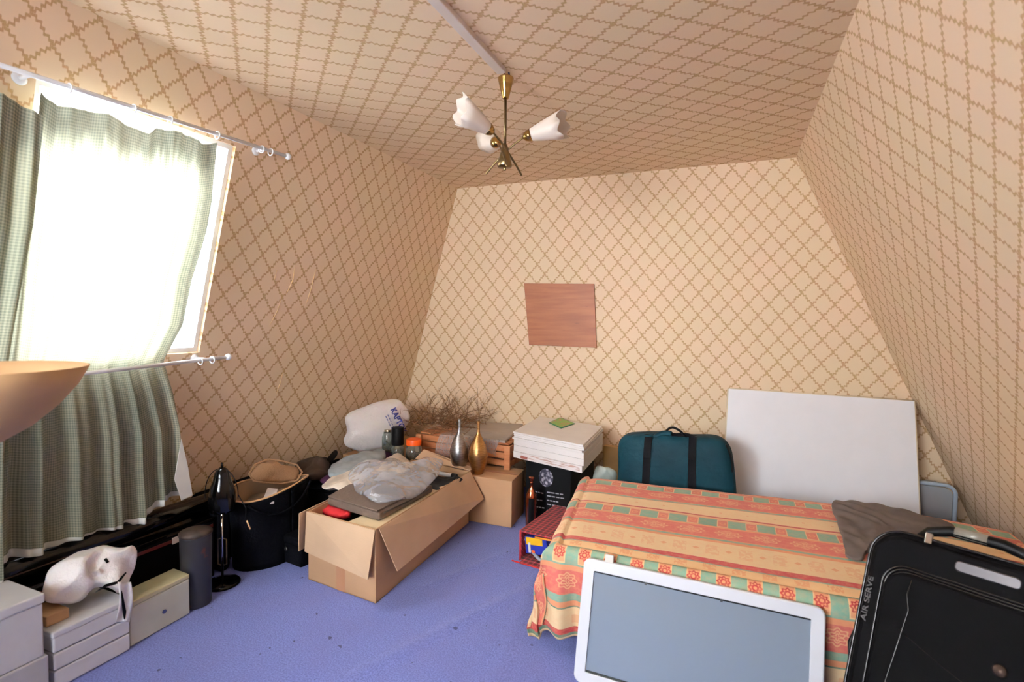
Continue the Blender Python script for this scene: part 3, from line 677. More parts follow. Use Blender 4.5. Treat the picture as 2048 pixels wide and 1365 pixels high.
jar('round jar with a bright orange lid in front of the dry twigs', (-2.125, 3.26, .331), .060, .125, M_jar, M_or, .042, .055, M_pebble)
# twigs
random.seed(7); m = MB()
def twig(p, d, L, r, depth=0):
    pts = [p]; n_ = 7
    for k in range(n_):
        d = (d+Vector((random.uniform(-1, 1), random.uniform(-1, 1), random.uniform(-.8, .7)))*.22).normalized(); q_ = pts[-1]+d*L/n_
        if q_.z < .515: q_.z = .515; d.z = abs(d.z)*.5
        if q_.y > 3.965: q_.y = 3.965; d.y = -abs(d.y)
        if q_.x < xl(q_.z)+.03: q_.x = xl(q_.z)+.03
        pts.append(q_)
    m.tube(pts, [r*(1-.75*k/n_) for k in range(n_+1)], 5)
    if depth < 2:
        for k in range(2, n_):
            if random.random() < .6: twig(pts[k], (d+Vector((random.uniform(-1, 1), random.uniform(-1, 1), random.uniform(-.3, .9)))).normalized(), L*.45, r*.55, depth+1)
for k in range(56):
    a = random.uniform(0, 6.28)
    p = Vector((random.uniform(-2.28, -1.95), random.uniform(3.50, 3.85), .52+random.uniform(0, .05)))
    twig(p, Vector((random.uniform(-1, 1.1), random.uniform(-.5, .5), random.uniform(0, .35))), random.uniform(.18, .36), .0042)
for k in range(7):
    twig(Vector((random.uniform(-2.2, -1.75), 3.72, .55)), Vector((random.uniform(-.5, .6), 0, 1)), random.uniform(.16, .26), .003)
tag(obj('twig_bundle', m, mat('dry_bark', (156, 112, 76), .85, var=.25, scale=30, spec=.2), smooth=True), 'tangled heap of dry brown twigs on the crate in the far left corner', 'twigs', kind='stuff')

# ================================================================== CLOTHES HEAP, BLACK BAGS (left wall)
M_bfab = mat('black_fabric', (14, 15, 20), .9, var=.15, scale=5, bump=.3, bscale=90, spec=.08)
M_gloss = mat('black_lacquer', (8, 8, 9), .12, var=.1, spec=.4)
t = thing('storage_box', 'black fabric storage box under the clothes heap by the left wall', 'box', (-2.42, 2.86, 0))
m = MB(); m.box((-2.74, 2.56, 0), (-2.12, 3.16, .285)); obj('body', m, M_bfab, t, bevel=.02)
m = MB(); m.box((-2.745, 2.555, .286), (-2.115, 3.165, .30)); obj('lid', m, M_bfab, t, bevel=.005)
def heap(name, label, cat, ol, z, col, df, db=.02, amp=.012, fr=14, seed=1, nrm=(0, 0, 1), rough=.9, power=.5, grp=None, bump=.3):
    m = MB(); m.pillow([onZ(x, y, z) for x, y in ol], nrm, df, db, rings=9, amp=amp, fr=fr, seed=seed, power=power); clampwall(m)
    return tag(obj(name, m, mat(name+'_'+str(seed), col, rough, var=.12, scale=14, bump=bump, bscale=25), smooth=True), label, cat, grp)
heap('purple_jumper', 'dark purple garment under the folded jeans, showing at both sides', 'clothes', [(640, 958), (664, 952), (700, 942), (760, 914), (775, 905), (782, 915), (765, 930), (715, 950), (680, 964), (650, 972)], .36, (84, 32, 80), .035, .03, seed=11)
heap('brown_jumper', 'crumpled dark brown garment between the straw hat and folded jeans', 'clothes', [(590, 940), (600, 926), (625, 918), (655, 918), (660, 932), (655, 950), (630, 962), (606, 958)], .35, (72, 56, 46), .06, .04, amp=.025, seed=12)
heap('folded_jeans', 'pale grey-blue folded jeans on top of the clothes heap', 'clothes', [(656, 945), (668, 930), (700, 920), (740, 906), (765, 902), (772, 912), (762, 924), (725, 942), (690, 952), (662, 954)], .40, (172, 180, 184), .04, .03, amp=.010, seed=13, power=.35)
heap('cream_cloth', 'cream cloth draped at the back left corner of the open cardboard box', 'clothes', [(646, 974), (655, 958), (700, 948), (745, 938), (775, 922), (800, 914), (830, 930), (815, 944), (770, 958), (735, 975), (700, 984), (665, 980)], .395, (228, 212, 194), .03, .02, amp=.018, seed=14)
m = MB(); c_ = onZ(664, 915, .40); R = frame3(c_, (.55, .3, .75), (-.75, .5, .2))
m.rbox((-.055, -.036, -.006), (.055, .036, .006), .034, 8, R, 'Z'); tag(obj('black_brush', m, M_black, bevel=.004), 'black oval brush head standing up behind the folded jeans', 'brush')
# big tote bag with straw-coloured piping
RX, RY, cxT, cyT = .155, .245, -2.43, 2.235
def rimz(a): return .405+.02*sin(2*a+.6)
def tote(a, k):    # k 0 bottom .. 1 rim
    r = 1-.03*(1-k); return Vector((cxT+RX*r*cos(a)*(1.0), cyT+RY*r*sin(a)+.02*(1-k), rimz(a)*k+.002))
t = thing('tote_bag', 'black open tote bag with tan piped rim standing by the left wall', 'bag', (cxT, cyT, 0))
m = MB(); m.grid(lambda u, v: tote(2*pi*u, v)+Vector((cos(2*pi*u), sin(2*pi*u), 0))*.012*noise.noise(Vector((u*6, v*3, 1))), 72, 14)
m.add([tote(2*pi*k/36, 0) for k in range(36)], [tuple(range(36))]); obj('body', m, M_bfab, t, smooth=True, solid=.006)
m = MB(); m.grid(lambda u, v: tote(2*pi*u, 1-v*.45)*1.0+(Vector((cxT, cyT, 0))-Vector((tote(2*pi*u, 1).x, tote(2*pi*u, 1).y, 0)))*.06, 72, 8); obj('lining', m, mat('tan_lining', (170, 136, 106), .8), t, smooth=True)
M_pipe = mat('tan_piping', (206, 158, 112), .6)
m = MB(); m.tube([tote(2*pi*k/72, 1)+Vector((0, 0, .003)) for k in range(72)], .0055, 8, closed=True); obj('piping', m, M_pipe, t, smooth=True)
m = MB(); pts = [tote(a, .98)+Vector((.03, -.0, -.005-.09*sin((a+1.2)/1.9*pi))) for a in [(-1.2+1.9*k/16) for k in range(17)]]; m.tube(pts, .006, 8); obj('handle', m, M_bfab, t, smooth=True)
m = MB(); m.pillow([Vector((cxT+RX*.9*cos(a), cyT+RY*.9*sin(a), .31)) for a in [k*pi/5 for k in range(10)]], (0, 0, 1), .035, .03, amp=.02, fr=14, seed=21)
tag(obj('bag_contents', m, mat('tan_cloth', (150, 122, 100), .85, var=.2), smooth=True), 'tan cloth and papers inside the open black tote bag', 'cloth')
q = [onZ(522, 1008, .37), onZ(548, 1004, .37), onZ(556, 978, .39), onZ(535, 976, .40)]
m = MB(); m.hexa([p-Vector((0, 0, .012)) for p in q], q); tag(obj('white_packet', m, mat('paper_packet', (226, 214, 212), .5), bevel=.003), 'small white packet with red corner sticking up in the black tote bag', 'packet')
t = thing('holdall', 'plain black bag standing behind the desk lamp beside the tote bag', 'bag', (-2.6, 2.05, 0))
m = MB(); m.rbox((-2.72, 1.945, .002), (-2.595, 2.45, .40), .05, 6, None, 'X'); m.rbox((-2.594, 1.95, .002), (-2.49, 2.02, .36), .03, 6, None, 'X'); obj('body', m, M_bfab, t, bevel=.012)
# straw hat / net bag
n = NT('straw_weave'); o = n.obj(); wv = n.n.new('ShaderNodeTexWave'); n.link(o, wv.inputs[0]); wv.inputs['Scale'].default_value = 110; wv.inputs['Distortion'].default_value = 12
n.set(Base_Color=n.mix(wv.outputs['Fac'], lin((166, 126, 90)), lin((190, 148, 110))), Roughness=.8); n.bump(wv.outputs['Fac'], .6, .004)
t = thing('straw_hat', 'crumpled tan straw hat on the black tote bag against the left wall', 'hat', (-2.56, 2.33, .41))
pl = [onP(x, y, (.8, -.3, .5), (-2.52, 2.28, .44)) for x, y in ((500, 950), (510, 932), (535, 922), (565, 926), (590, 932), (600, 946), (590, 962), (560, 968), (530, 966), (508, 962))]
m = MB(); m.pillow(pl, (.8, -.3, .5), .03, .02, amp=.02, fr=16, seed=31); obj('crown', m, n.m, t, smooth=True)
cc = sum(pl, Vector())/len(pl)
m = MB(); m.tube([cc+(p-cc)*1.06+Vector((.8, -.3, .5))*.01 for p in pl], .006, 8, closed=True); obj('brim', m, n.m, t, smooth=True)
# small black case with clasp
t = thing('camera_case', 'small black case with a round clasp standing beside the cardboard box', 'case', (-2.215, 2.27, 0), radians(-8))
m = MB(); m.box((-.09, -.085, 0), (.085, .08, .115)); obj('body', m, M_bfab, t, bevel=.012, local=True)
m = MB(); m.box((-.094, -.089, .116), (.089, .084, .16)); obj('lid', m, M_bfab, t, bevel=.014, local=True)
m = MB(); m.lathe([(.0001, 0), (.014, 0), (.012, .006), (.0001, .008)], 20, Matrix.Translation((-.03, -.09, .085)) @ Matrix.Rotation(pi/2, 4, 'X')); obj('clasp', m, mat('dull_steel', (90, 88, 84), .4, .8), t, smooth=True, local=True)
# long black instrument-like case and dark chest under the curtain
t = thing('storage_chest', 'low black chest along the left wall below the curtains', 'chest', (-2.58, 1.2, 0))
m = MB(); m.box((-2.74, .45, 0), (-2.50, 1.93, .30)); obj('body', m, mat('black_board', (12, 12, 15), .8, var=.2, spec=.1), t, bevel=.006)
m = MB(); m.box((-2.745, .445, .301), (-2.497, 1.935, .318)); obj('lid', m, M_gloss, t, bevel=.004)
m = MB(); m.box((-2.499, .5, .27), (-2.495, 1.92, .285)); obj('trim_strip', m, mat('dark_red_strip', (96, 30, 24), .4), t, label='dark red trim strip')
m = MB(); m.box((-2.4985, 1.70, .262), (-2.492, 1.755, .293)); obj('label_plate', m, mat('plate_white', (214, 196, 186), .5), t, bevel=.002)
t = thing('long_case', 'long glossy black rounded case lying on the low chest by the left wall', 'case', (-2.58, 1.5, .32))
m = MB(); pts = [(-2.60, .9, .372), (-2.60, 1.2, .375), (-2.58, 1.6, .378), (-2.57, 1.97, .382)]; m.tube(pts, [.05, .053, .053, .048], 18); obj('body', m, M_gloss, t, smooth=True)
m = MB(); m.tube([(-2.548, 1.0, .365), (-2.53, 1.95, .37)], .003, 6); obj('seam', m, mat('brown_seam', (70, 40, 26), .4), t)

# dark bin, tag, desk lamp
n = NT('bin_metal'); o = n.obj(); sp = n.noise(o, 9, 3); n.set(Base_Color=n.mix(n.step(sp, .62, .7), lin((58, 56, 60)), lin((120, 62, 38))), Roughness=.5); n.b.inputs['Metallic'].default_value = .3
t = thing('waste_bin', 'tall dark grey cylindrical bin with rusty spots beside the cream box', 'bin', (-2.335, 1.705, 0)); T = Matrix.Translation((-2.335, 1.705, 0))
m = MB(); m.lathe([(.0001, .001), (.062, .001), (.064, .006), (.068, .335), (.070, .34), (.066, .34), (.060, .012), (.0001, .012)], 36, T); obj('body', m, n.m, t, smooth=True)
m = MB(); m.lathe([(.0001, .341), (.071, .341), (.072, .352), (.066, .358), (.0001, .36)], 36, T); obj('lid', m, mat('bin_lid', (84, 66, 56), .5, var=.3, scale=20), t, smooth=True)
t = thing('paper_tag', 'off-white paper tag hanging by a string beside the dark bin', 'tag', (-2.39, 1.83, .16))
q = [onX(405, 1158, -2.36), onX(419, 1156, -2.36), onX(415, 1108, -2.36), onX(410, 1100, -2.36), onX(405, 1106, -2.36)]
m = MB(); m.add(q+[p-Vector((.002, 0, 0)) for p in q], [(0, 1, 2, 3, 4), (9, 8, 7, 6, 5)]+[(i, i+5, (i+1) % 5+5, (i+1) % 5) for i in range(5)]); obj('card', m, mat('tag_card', (206, 196, 176), .7), t)
m = MB(); m.tube([onX(410, 1102, -2.36), onX(403, 1088, -2.37), onX(401, 1078, -2.375)], .0015, 6); obj('string', m, mat('string_white', (190, 184, 176), .7), t)
LX, LY = -2.385, 1.885
t = thing('desk_lamp', 'glossy black desk lamp with chrome stem on a round base', 'desk lamp', (LX, LY, 0)); T = Matrix.Translation((LX, LY, 0))
m = MB(); m.lathe([(.0001, 0), (.084, 0), (.086, .006), (.078, .014), (.045, .022), (.014, .03), (.0001, .032)], 44, T); obj('base', m, M_gloss, t, smooth=True)
M_chrome = mat('chrome', (214, 214, 220), .08, 1.0, var=.02)
m = MB(); m.lathe([(.0001, .028), (.006, .028), (.006, .41), (.0001, .41)], 14, T); obj('stem', m, M_chrome, t, smooth=True)
for s_ in (-1, 1):
    m = MB(); m.tube([(LX+.007*s_*IR.x, LY+.007*s_*IR.y, .10), (LX+.022*s_*IR.x, LY+.022*s_*IR.y, .105), (LX+.022*s_*IR.x, LY+.022*s_*IR.y, .235), (LX+.007*s_*IR.x, LY+.007*s_*IR.y, .24)], .0032, 8); obj('spring', m, mat('spring_brass', (160, 140, 112), .3, .9), t, smooth=True)
R = Matrix.Translation((LX+.005, LY+.0, .0))
m = MB(); m.shell([(.0001, .612), (.012, .61), (.022, .603), (.033, .588), (.038, .565), (.042, .545), (.054, .515), (.062, .475), (.064, .44), (.060, .405), (.054, .385), (.050, .385), (.057, .44), (.046, .52), (.0001, .57)], 40, R); _sh = obj('lamp_shade', m, M_gloss, t, smooth=True)
m = MB(); m.lathe([(.0001, .638), (.004, .634), (.007, .612), (.0001, .611)], 14, R); obj('finial', m, M_gloss, _sh, smooth=True)
m = MB(); m.lathe([(.0001, .37), (.018, .375), (.022, .40), (.012, .43), (.0001, .43)], 20, R); obj('socket', m, M_chrome, t, smooth=True)
m = MB(); pts = []
for k in range(25):
    a = pi*(-.05+1.1*k/24); pts.append(Vector((LX, LY, .49))+IR*(-.085*cos(a)*(-1))+Vector((0, 0, .135*sin(a)-.02)))
m.tube(pts, .0022, 7); obj('cable', m, M_black, t, smooth=True)
m = MB(); m.tube([Vector((LX, LY, .47))+IR*.085, Vector((LX, LY, .40))+IR*.125, Vector((LX, LY, .34))+IR*.12, Vector((LX, LY, .30))+IR*.135], .0025, 7); obj('cable', m, M_black, t, smooth=True)
m = MB(); a = Vector((LX, LY, .335))+IR*.128; m.tube([a, a+IR*.018-Vector((0, 0, .045))], .004, 8); obj('plug_tag', m, M_pipe, t, smooth=True)

# ================================================================== WHITE BOXES IN THE NEAR LEFT CORNER
M_wbox = mat('white_box_card', (216, 214, 218), .6, var=.04)
M_cbox = mat('cream_box', (204, 204, 188), .5, var=.06, scale=4)
t = thing('storage_box', 'narrow cream box with a small blue emblem, at the foot of the dark bin', 'box', (-2.33, 1.5, 0))
cq = [Vector((-2.268, 1.362, .002)), Vector((-2.28, 1.632, .002)), Vector((-2.40, 1.64, .002)), Vector((-2.39, 1.372, .002))]
m = MB(); m.hexa([cq[0], cq[3], cq[2], cq[1]], [p+Vector((0, 0, .165)) for p in (cq[0], cq[3], cq[2], cq[1])]); obj('body', m, M_cbox, t, bevel=.006)
m = MB(); m.hexa([p+Vector((0, 0, .1655)) for p in (cq[0], cq[3], cq[2], cq[1])], [p+Vector((0, 0, .188)) for p in (cq[0], cq[3], cq[2], cq[1])]); obj('lid', m, mat('cream_lid', (210, 200, 160), .5, var=.12, scale=6), t, bevel=.005)
e = onX(329, 1224, -2.272); m = MB(); m.lathe([(.0001, 0), (.009, 0), (.009, .0015), (.0001, .0015)], 20, Matrix.Translation((e.x-.001, e.y, e.z)) @ Matrix.Rotation(pi/2, 4, 'Y')); obj('emblem', m, mat('blue_emblem', (70, 78, 130), .5), t, label='small blue emblem')
t = thing('drawer_stack', 'low white three-tier drawer unit with a white plastic bag on top', 'drawer unit', (-2.4, 1.2, 0))
for k, (z0_, z1_) in enumerate(((.004, .072), (.076, .138), (.142, .200))):
    m = MB(); m.box((-2.49, 1.088, z0_), (-2.252, 1.352, z1_)); obj('drawer', m, M_wbox, t, bevel=.006)
m = MB(); m.box((-2.49, 1.084, .2005), (-2.249, 1.355, .222)); obj('top', m, M_wbox, t, bevel=.005)
t = thing('storage_box', 'tall white box with a shallow lid at the very left below the beige lamp shade', 'box', (-2.4, .85, 0))
m = MB(); m.box((-2.49, .62, .155), (-2.252, 1.06, .35)); obj('body', m, M_wbox, t, bevel=.006)
m = MB(); m.box((-2.49, .615, .3505), (-2.247, 1.065, .385)); obj('lid', m, M_wbox, t, bevel=.006)
t = thing('storage_box', 'flat white box under the tall lidded box in the near left corner', 'box', (-2.4, .85, 0))
m = MB(); m.box((-2.49, .60, .002), (-2.246, 1.07, .154)); obj('body', m, mat('grey_white_card', (190, 188, 192), .6, var=.04), t, bevel=.006)
m = MB(); m.box((-2.44, 1.095, .2225), (-2.31, 1.17, .262)); tag(obj('brown_carton', m, M_card, bevel=.004), 'small brown carton peeping out under the white plastic bag', 'box')
ol = [(95, 1192), (100, 1150), (128, 1120), (160, 1104), (205, 1100), (235, 1104), (258, 1098), (266, 1120), (262, 1165), (245, 1182), (205, 1180), (160, 1196), (125, 1202)]
ny2 = Vector((.85, -.2, .5)).normalized(); q2 = Vector((-2.36, 1.24, .33))
t = thing('plastic_carrier_bag', 'puffy white plastic bag with black marks lying on the low white drawers', 'bag', (-2.4, 1.24, .23))
m = MB(); m.pillow([onP(x, y, ny2, q2) for x, y in ol], ny2, .055, .06, rings=12, amp=.026, fr=15, seed=41, power=.5); obj('body', m, M_poly, t, smooth=True)
m = MB(); q5 = q2+ny2*.045
m.tube([onP(x, y, ny2, q5) for x, y in ((190, 1186), (212, 1172), (235, 1166), (252, 1146))], [.001, .006, .007, .003], 8)
m.tube([onX(x, y, -2.243) for x, y in ((240, 1170), (244, 1195), (249, 1225), (249, 1245))], [.002, .005, .006, .001], 8)
obj('handle_strap', m, M_black, t, smooth=True, label='black strap')
for c_ in (((210, 1118), (216, 1126)),):
    m = MB(); m.tube([onP(x, y, ny2, q5) for x, y in c_], .005, 8); obj('black_mark', m, M_black, t, smooth=True)
m = MB(); m.grid(lambda u, v: onX(235+27*u+4*sin(v*4), 1165+80*v, -2.2445+.004*sin(u*7+v*3)), 10, 14); obj('hanging_corner', m, M_poly, t, smooth=True, solid=.002)

# ================================================================== WHITE STACK ON THE BLACK BOX
M_foam = mat('white_foam', (240, 234, 230), .7, var=.02, bump=.2, bscale=120)
M_blk = mat('black_card', (12, 11, 13), .6, var=.1, spec=.12)
t = thing('black_box', 'black printed cardboard box with a pale round emblem under the white stack', 'box', (-1.1, 3.5, 0))
bb = [Vector((-1.283, 3.375, .002)), Vector((-.945, 3.325, .002)), Vector((-.895, 3.76, .002)), Vector((-1.25, 3.80, .002))]
m = MB(); m.hexa(bb, [p+Vector((0, 0, .425)) for p in bb]); obj('body', m, M_blk, t, bevel=.004)
bxd = (bb[1]-bb[0]).normalized(); bn = Vector((bxd.y, -bxd.x, 0))
def onbox(x, y, off=.0012): p = onP(x, y, bn, bb[0]); return p+bn*off
n = NT('emblem_print'); o = n.obj(); vo = n.n.new('ShaderNodeTexVoronoi'); n.link(o, vo.inputs[0]); vo.inputs['Scale'].default_value = 45
n.set(Base_Color=n.mix(n.step(n.math('ADD', vo.outputs[0], n.math('MULTIPLY', n.noise(o, 40, 3), .5)), .45, .9), lin((190, 186, 196)), lin((48, 46, 66))), Roughness=.5)
c_ = onbox(1092, 956); m = MB(); m.add([c_+bxd*.054*cos(k*pi/16)+Vector((0, 0, .062*sin(k*pi/16))) for k in range(32)], [tuple(range(32))]); obj('emblem', m, n.m, t, label='pale grey round emblem')
M_ink = mat('white_ink', (180, 178, 182), .6)
for (x0_, y0_, x1_, y1_, n_) in ((1064, 983, 1088, 989, 4), (1064, 1000, 1086, 1003, 1), (1066, 1014, 1090, 1018, 3), (1094, 986, 1128, 991, 3), (1094, 993, 1130, 999, 3), (1094, 1002, 1118, 1006, 2), (1094, 1010, 1134, 1017, 3), (1094, 1022, 1112, 1026, 2), (1094, 1030, 1124, 1036, 2)):
    m = MB()
    nw = 4
    for k in range(nw):
        u0, u1 = k/nw, k/nw+.8/nw
        a = onbox(x0_+(x1_-x0_)*u0, y0_+(y1_-y0_)*u0); b = onbox(x0_+(x1_-x0_)*u1, y0_+(y1_-y0_)*u1); h_ = Vector((0, 0, .0075))
        m.add([a, b, b+h_, a+h_], [(0, 1, 2, 3)])
    obj('printed_line', m, M_ink, t)
st0 = onZ(1026, 915, .43); st1 = onZ(1166, 948, .43); st3 = st0+Vector((-.015, .60, 0)); sdx = (st1-st0); sdy = Vector((-.02, .62, 0))
random.seed(5)
z = .4295
n = NT('printed_carton'); o = n.obj(); sepz = n.n.new('ShaderNodeSeparateXYZ'); n.link(o, sepz.inputs[0])
g = n.noise(n.mapping(o, (3, 3, 30)), 4, 3)
n.set(Base_Color=n.mix(n.step(g, .45, .62), lin((236, 228, 226)), lin((196, 160, 146))), Roughness=.5); M_print = n.m
layers = [('printed', .045), ('thick', .042), ('thick', .040), ('thin', .013), ('thin', .013), ('thin', .012), ('thin', .012)]
for k, (kind, h_) in enumerate(layers):
    j = Vector((random.uniform(-.008, .006), random.uniform(-.008, .004), 0)); o0 = st0+j; o0.z = z
    q = [o0, o0+sdx*(1.0 if kind != 'printed' else .985), o0+sdx+sdy, o0+sdy]
    lab = {0: 'white pack with brownish printed front, bottom of the white stack', 1: 'thick plain white pack resting directly on the printed pack in the stack', 2: 'upper of two thick plain white packs, below the thin white tiles', 6: 'topmost thin white tile of the stack, with the green packet on it'}.get(k, 'thin white tile in the upper part of the stack on the black box')
    nm = 'tile_pack' if h_ > .03 else 'foam_tile'
    m = MB(); m.hexa(q, [p+Vector((0, 0, h_)) for p in q]); 
    if k == 0:
        t = thing(nm, lab, 'pack', st0, group='white packs and tiles in the stack'); obj('body', m, M_foam, t, bevel=.003)
        a = q[0].lerp(q[1], .12); b = q[0].lerp(q[1], .97); off = Vector((sdx.y, -sdx.x, 0)).normalized()*.0012; m = MB()
        m.add([a+off+Vector((0, 0, .012)), b+off+Vector((0, 0, .012)), b+off+Vector((0, 0, .044)), a+off+Vector((0, 0, .044))], [(0, 1, 2, 3)]); obj('printed_label', m, M_print, t)
        a2 = a+off*1.6+Vector((0, 0, .006)); m = MB(); dxx = sdx.normalized()*.06; m.add([a2, a2+dxx, a2+dxx+Vector((0, 0, .018)), a2+Vector((0, 0, .018))], [(0, 1, 2, 3)]); obj('logo_patch', m, mat('maroon_patch', (146, 84, 70), .5), t)
    else:
        tag(obj(nm, m, M_foam, bevel=.003), lab, 'tile' if h_ < .03 else 'pack', 'white packs and tiles in the stack')
    z += h_+.0008
q = [onZ(1098, 846, z+.004), onZ(1122, 857, z+.004), onZ(1150, 848, z+.004), onZ(1120, 836, z+.004)]
t = thing('seed_packet', 'small flat green and red packet on top of the white stack', 'packet', (q[0]+q[2])/2)
m = MB(); m.hexa([p-Vector((0, 0, .0035)) for p in q], [p+Vector((0, 0, .003)) for p in q]); obj('body', m, mat('packet_green', (22, 128, 84), .3, var=.05), t, bevel=.002)
cq = (q[0]+q[1]+q[2]+q[3])/4; m = MB(); qq = [cq+(p-cq)*.9+Vector((0, 0, .0036)) for p in q]; m.add(qq, [(0, 1, 2, 3)])
n = NT('packet_print'); o = n.obj(); n.set(Base_Color=n.mix(n.step(n.noise(o, 30, 2), .56, .62), lin((124, 176, 34)), lin((206, 104, 76))), Roughness=.35); obj('picture', m, n.m, t)

# copper siphon bottle
t = thing('copper_bottle', 'slim copper bottle with a ribbed neck standing between brown box and black box', 'bottle', (-1.175, 3.20, 0)); T = Matrix.Translation((-1.175, 3.20, 0))
n = NT('copper'); n.set(Base_Color=lin((196, 116, 82)), Roughness=.18, Metallic=1.0); M_cop = n.m
m = MB(); m.lathe([(.0001, .001), (.034, .001), (.036, .006), (.036, .20), (.033, .235), (.022, .265), (.012, .285), (.0105, .315), (.014, .318), (.0001, .32)], 32, T); obj('body', m, M_cop, t, smooth=True)
m = MB(); m.lathe([(.0001, .319), (.010, .32), (.013, .335), (.020, .343), (.021, .352), (.012, .356), (.0001, .357)], 10, T); obj('stopper', m, M_cop, t)
m = MB(); m.shell([(.0365, .02), (.0368, .03), (.0368, .19), (.0365, .2)], 32, T); 
lt2 = MB(); lt2.grid(lambda u, v: Vector((-1.175, 3.20, .02+.20*v))+(-IF*cos((u-.5)*1.1)+IR*sin((u-.5)*1.1))*.0372, 10, 4); obj('label_strip', lt2, M_blk, t, smooth=True)

# tartan picnic case
n = NT('red_tartan'); o = n.obj(); sx = n.n.new('ShaderNodeSeparateXYZ'); n.link(o, sx.inputs[0])
def bars(v, P, ph, w): return n.math('LESS_THAN', n.math('ABSOLUTE', n.math('SUBTRACT', n.math('FRACT', n.math('ADD', n.math('DIVIDE', v, P), ph)), .5)), w)
xx, yy = n.math('ADD', sx.outputs[0], n.math('MULTIPLY', sx.outputs[2], .0)), n.math('ADD', sx.outputs[1], sx.outputs[2])
gx = bars(xx, .032, .0, .24); gy = bars(yy, .032, .2, .24); lx = bars(xx, .032, .5, .04); ly = bars(yy, .032, .7, .04)
c1 = n.mix(n.math('MULTIPLY', n.math('ADD', gx, gy), .42), lin((164, 26, 40)), lin((46, 56, 56)))
c1 = n.mix(n.math('MULTIPLY', n.math('MAXIMUM', lx, ly), .3), c1, lin((200, 186, 170))); n.set(Base_Color=c1, Roughness=.8); M_tart = n.m
M_rpipe = mat('red_piping', (206, 36, 36), .5)
t = thing('picnic_case', 'open red tartan picnic case on the floor by the end of the bed', 'picnic case', (-.925, 2.985, 0), radians(-7))
W2, D2, H2 = .128, .235, .165
m = MB(); m.box((-W2, -D2, .0), (-W2+.008, D2, H2)).box((W2-.008, -D2, 0), (W2, D2, H2)).box((-W2, D2-.008, 0), (W2, D2, H2)); m.box((-W2, -D2, 0), (W2, D2, .012)); obj('body', m, M_tart, t, local=True)
m = MB(); m.box((-W2-.002, -D2-.002, H2+.0005), (W2+.002, D2+.002, H2+.012)); obj('lid', m, M_tart, t, bevel=.004, local=True)
m = MB(); m.box((-W2+.02, -D2-.045, .001), (W2, -D2-.001, .010)); obj('front_flap', m, M_tart, t, bevel=.002, local=True)
for x in (-W2, W2):
    m = MB(); m.tube([(x, -D2, .0), (x, -D2, H2+.006), (x, D2, H2+.006), (x, D2, 0)], .005, 8); obj('piping', m, M_rpipe, t, smooth=True, local=True)
m = MB(); m.tube([(-W2-.03, -D2-.04, .006), (W2, -D2-.048, .006)], .004, 8); obj('piping', m, M_rpipe, t, smooth=True, local=True)
m = MB(); m.box((-W2+.009, -D2+.2, .013), (W2-.009, D2-.01, H2-.01)); obj('inner_lining', m, mat('dark_lining', (18, 14, 20), .8), t, local=True)
T0 = Matrix.Translation((-.925, 2.985, 0)) @ Matrix.Rotation(radians(-7), 4, 'Z')
M_blue2 = mat('blue_packet', (34, 48, 150), .35, var=.05); M_yel = mat('yellow_packet', (240, 184, 20), .4, var=.05)
t = thing('biscuit_packet', 'blue and yellow packet lying inside the open tartan picnic case', 'packet', T0 @ Vector((-.06, -.09, .06)))
Mx = T0 @ Matrix.Translation((-.05, -.185, .10)) @ Matrix.Rotation(radians(-6), 4, 'Y')
m = MB(); m.box((-.055, -.035, -.055), (.085, .035, .045), Mx); obj('body', m, M_blue2, t, bevel=.006)
m = MB(); m.box((-.045, -.037, .0), (.06, -.0355, .042), Mx); obj('yellow_band', m, M_yel, t)
Ml = Mx @ Matrix.Translation((-.02, -.038, -.005)) @ Matrix.Rotation(pi/2, 4, 'X')
M_pw = mat('packet_white', (236, 232, 228), .4)
m = MB(); m.box((-.033, -.0385, -.045), (-.018, -.0375, .012), Mx); obj('white_stripe', m, M_pw, t)
m = MB(); m.box((-.012, -.0385, -.045), (.008, -.0375, -.03), Mx); obj('orange_mark', m, M_or, t)
m = MB(); m.lathe([(.0001, 0), (.014, 0), (.016, .03), (.0001, .034)], 18, T0 @ Matrix.Translation((-.118, -.185, .11)) @ Matrix.Rotation(pi/2, 4, 'Y')); m2 = obj('white_cap', m, M_pw, t, smooth=True)
t = thing('metal_tin', 'silver tin with pale lid behind the blue packet in the tartan case', 'tin', T0 @ Vector((.08, -.08, .15)))
m = MB(); m.lathe([(.0001, .013), (.036, .013), (.036, .14), (.0001, .14)], 30, T0 @ Matrix.Translation((.050, -.105, 0))); obj('body', m, M_chrome, t, smooth=True, bevel=.001)
m = MB(); m.lathe([(.0001, .1405), (.038, .1405), (.038, .15), (.0001, .152)], 30, T0 @ Matrix.Translation((.050, -.105, 0))); obj('lid', m, M_pw, t, smooth=True)
m = MB(); m.tube([T0 @ Vector((-.08+.18*k/16, -.205-.02*sin(pi*k/16), .028+.055*(2*k/16-1)**2)) for k in range(17)], .010, 12); tag(obj('grey_hose', m, mat('grey_rubber', (150, 154, 164), .4), smooth=True), 'curved grey tube in the bottom of the open tartan case', 'tube')
m = MB(); m.tube([T0 @ Vector((-.03, -.242, .157)), T0 @ Vector((.11, -.242, .164))], .006, 8); tag(obj('orange_stick', m, mat('orange_wood', (222, 132, 30), .5), smooth=True), 'thin orange rod resting across the mouth of the tartan case', 'rod')

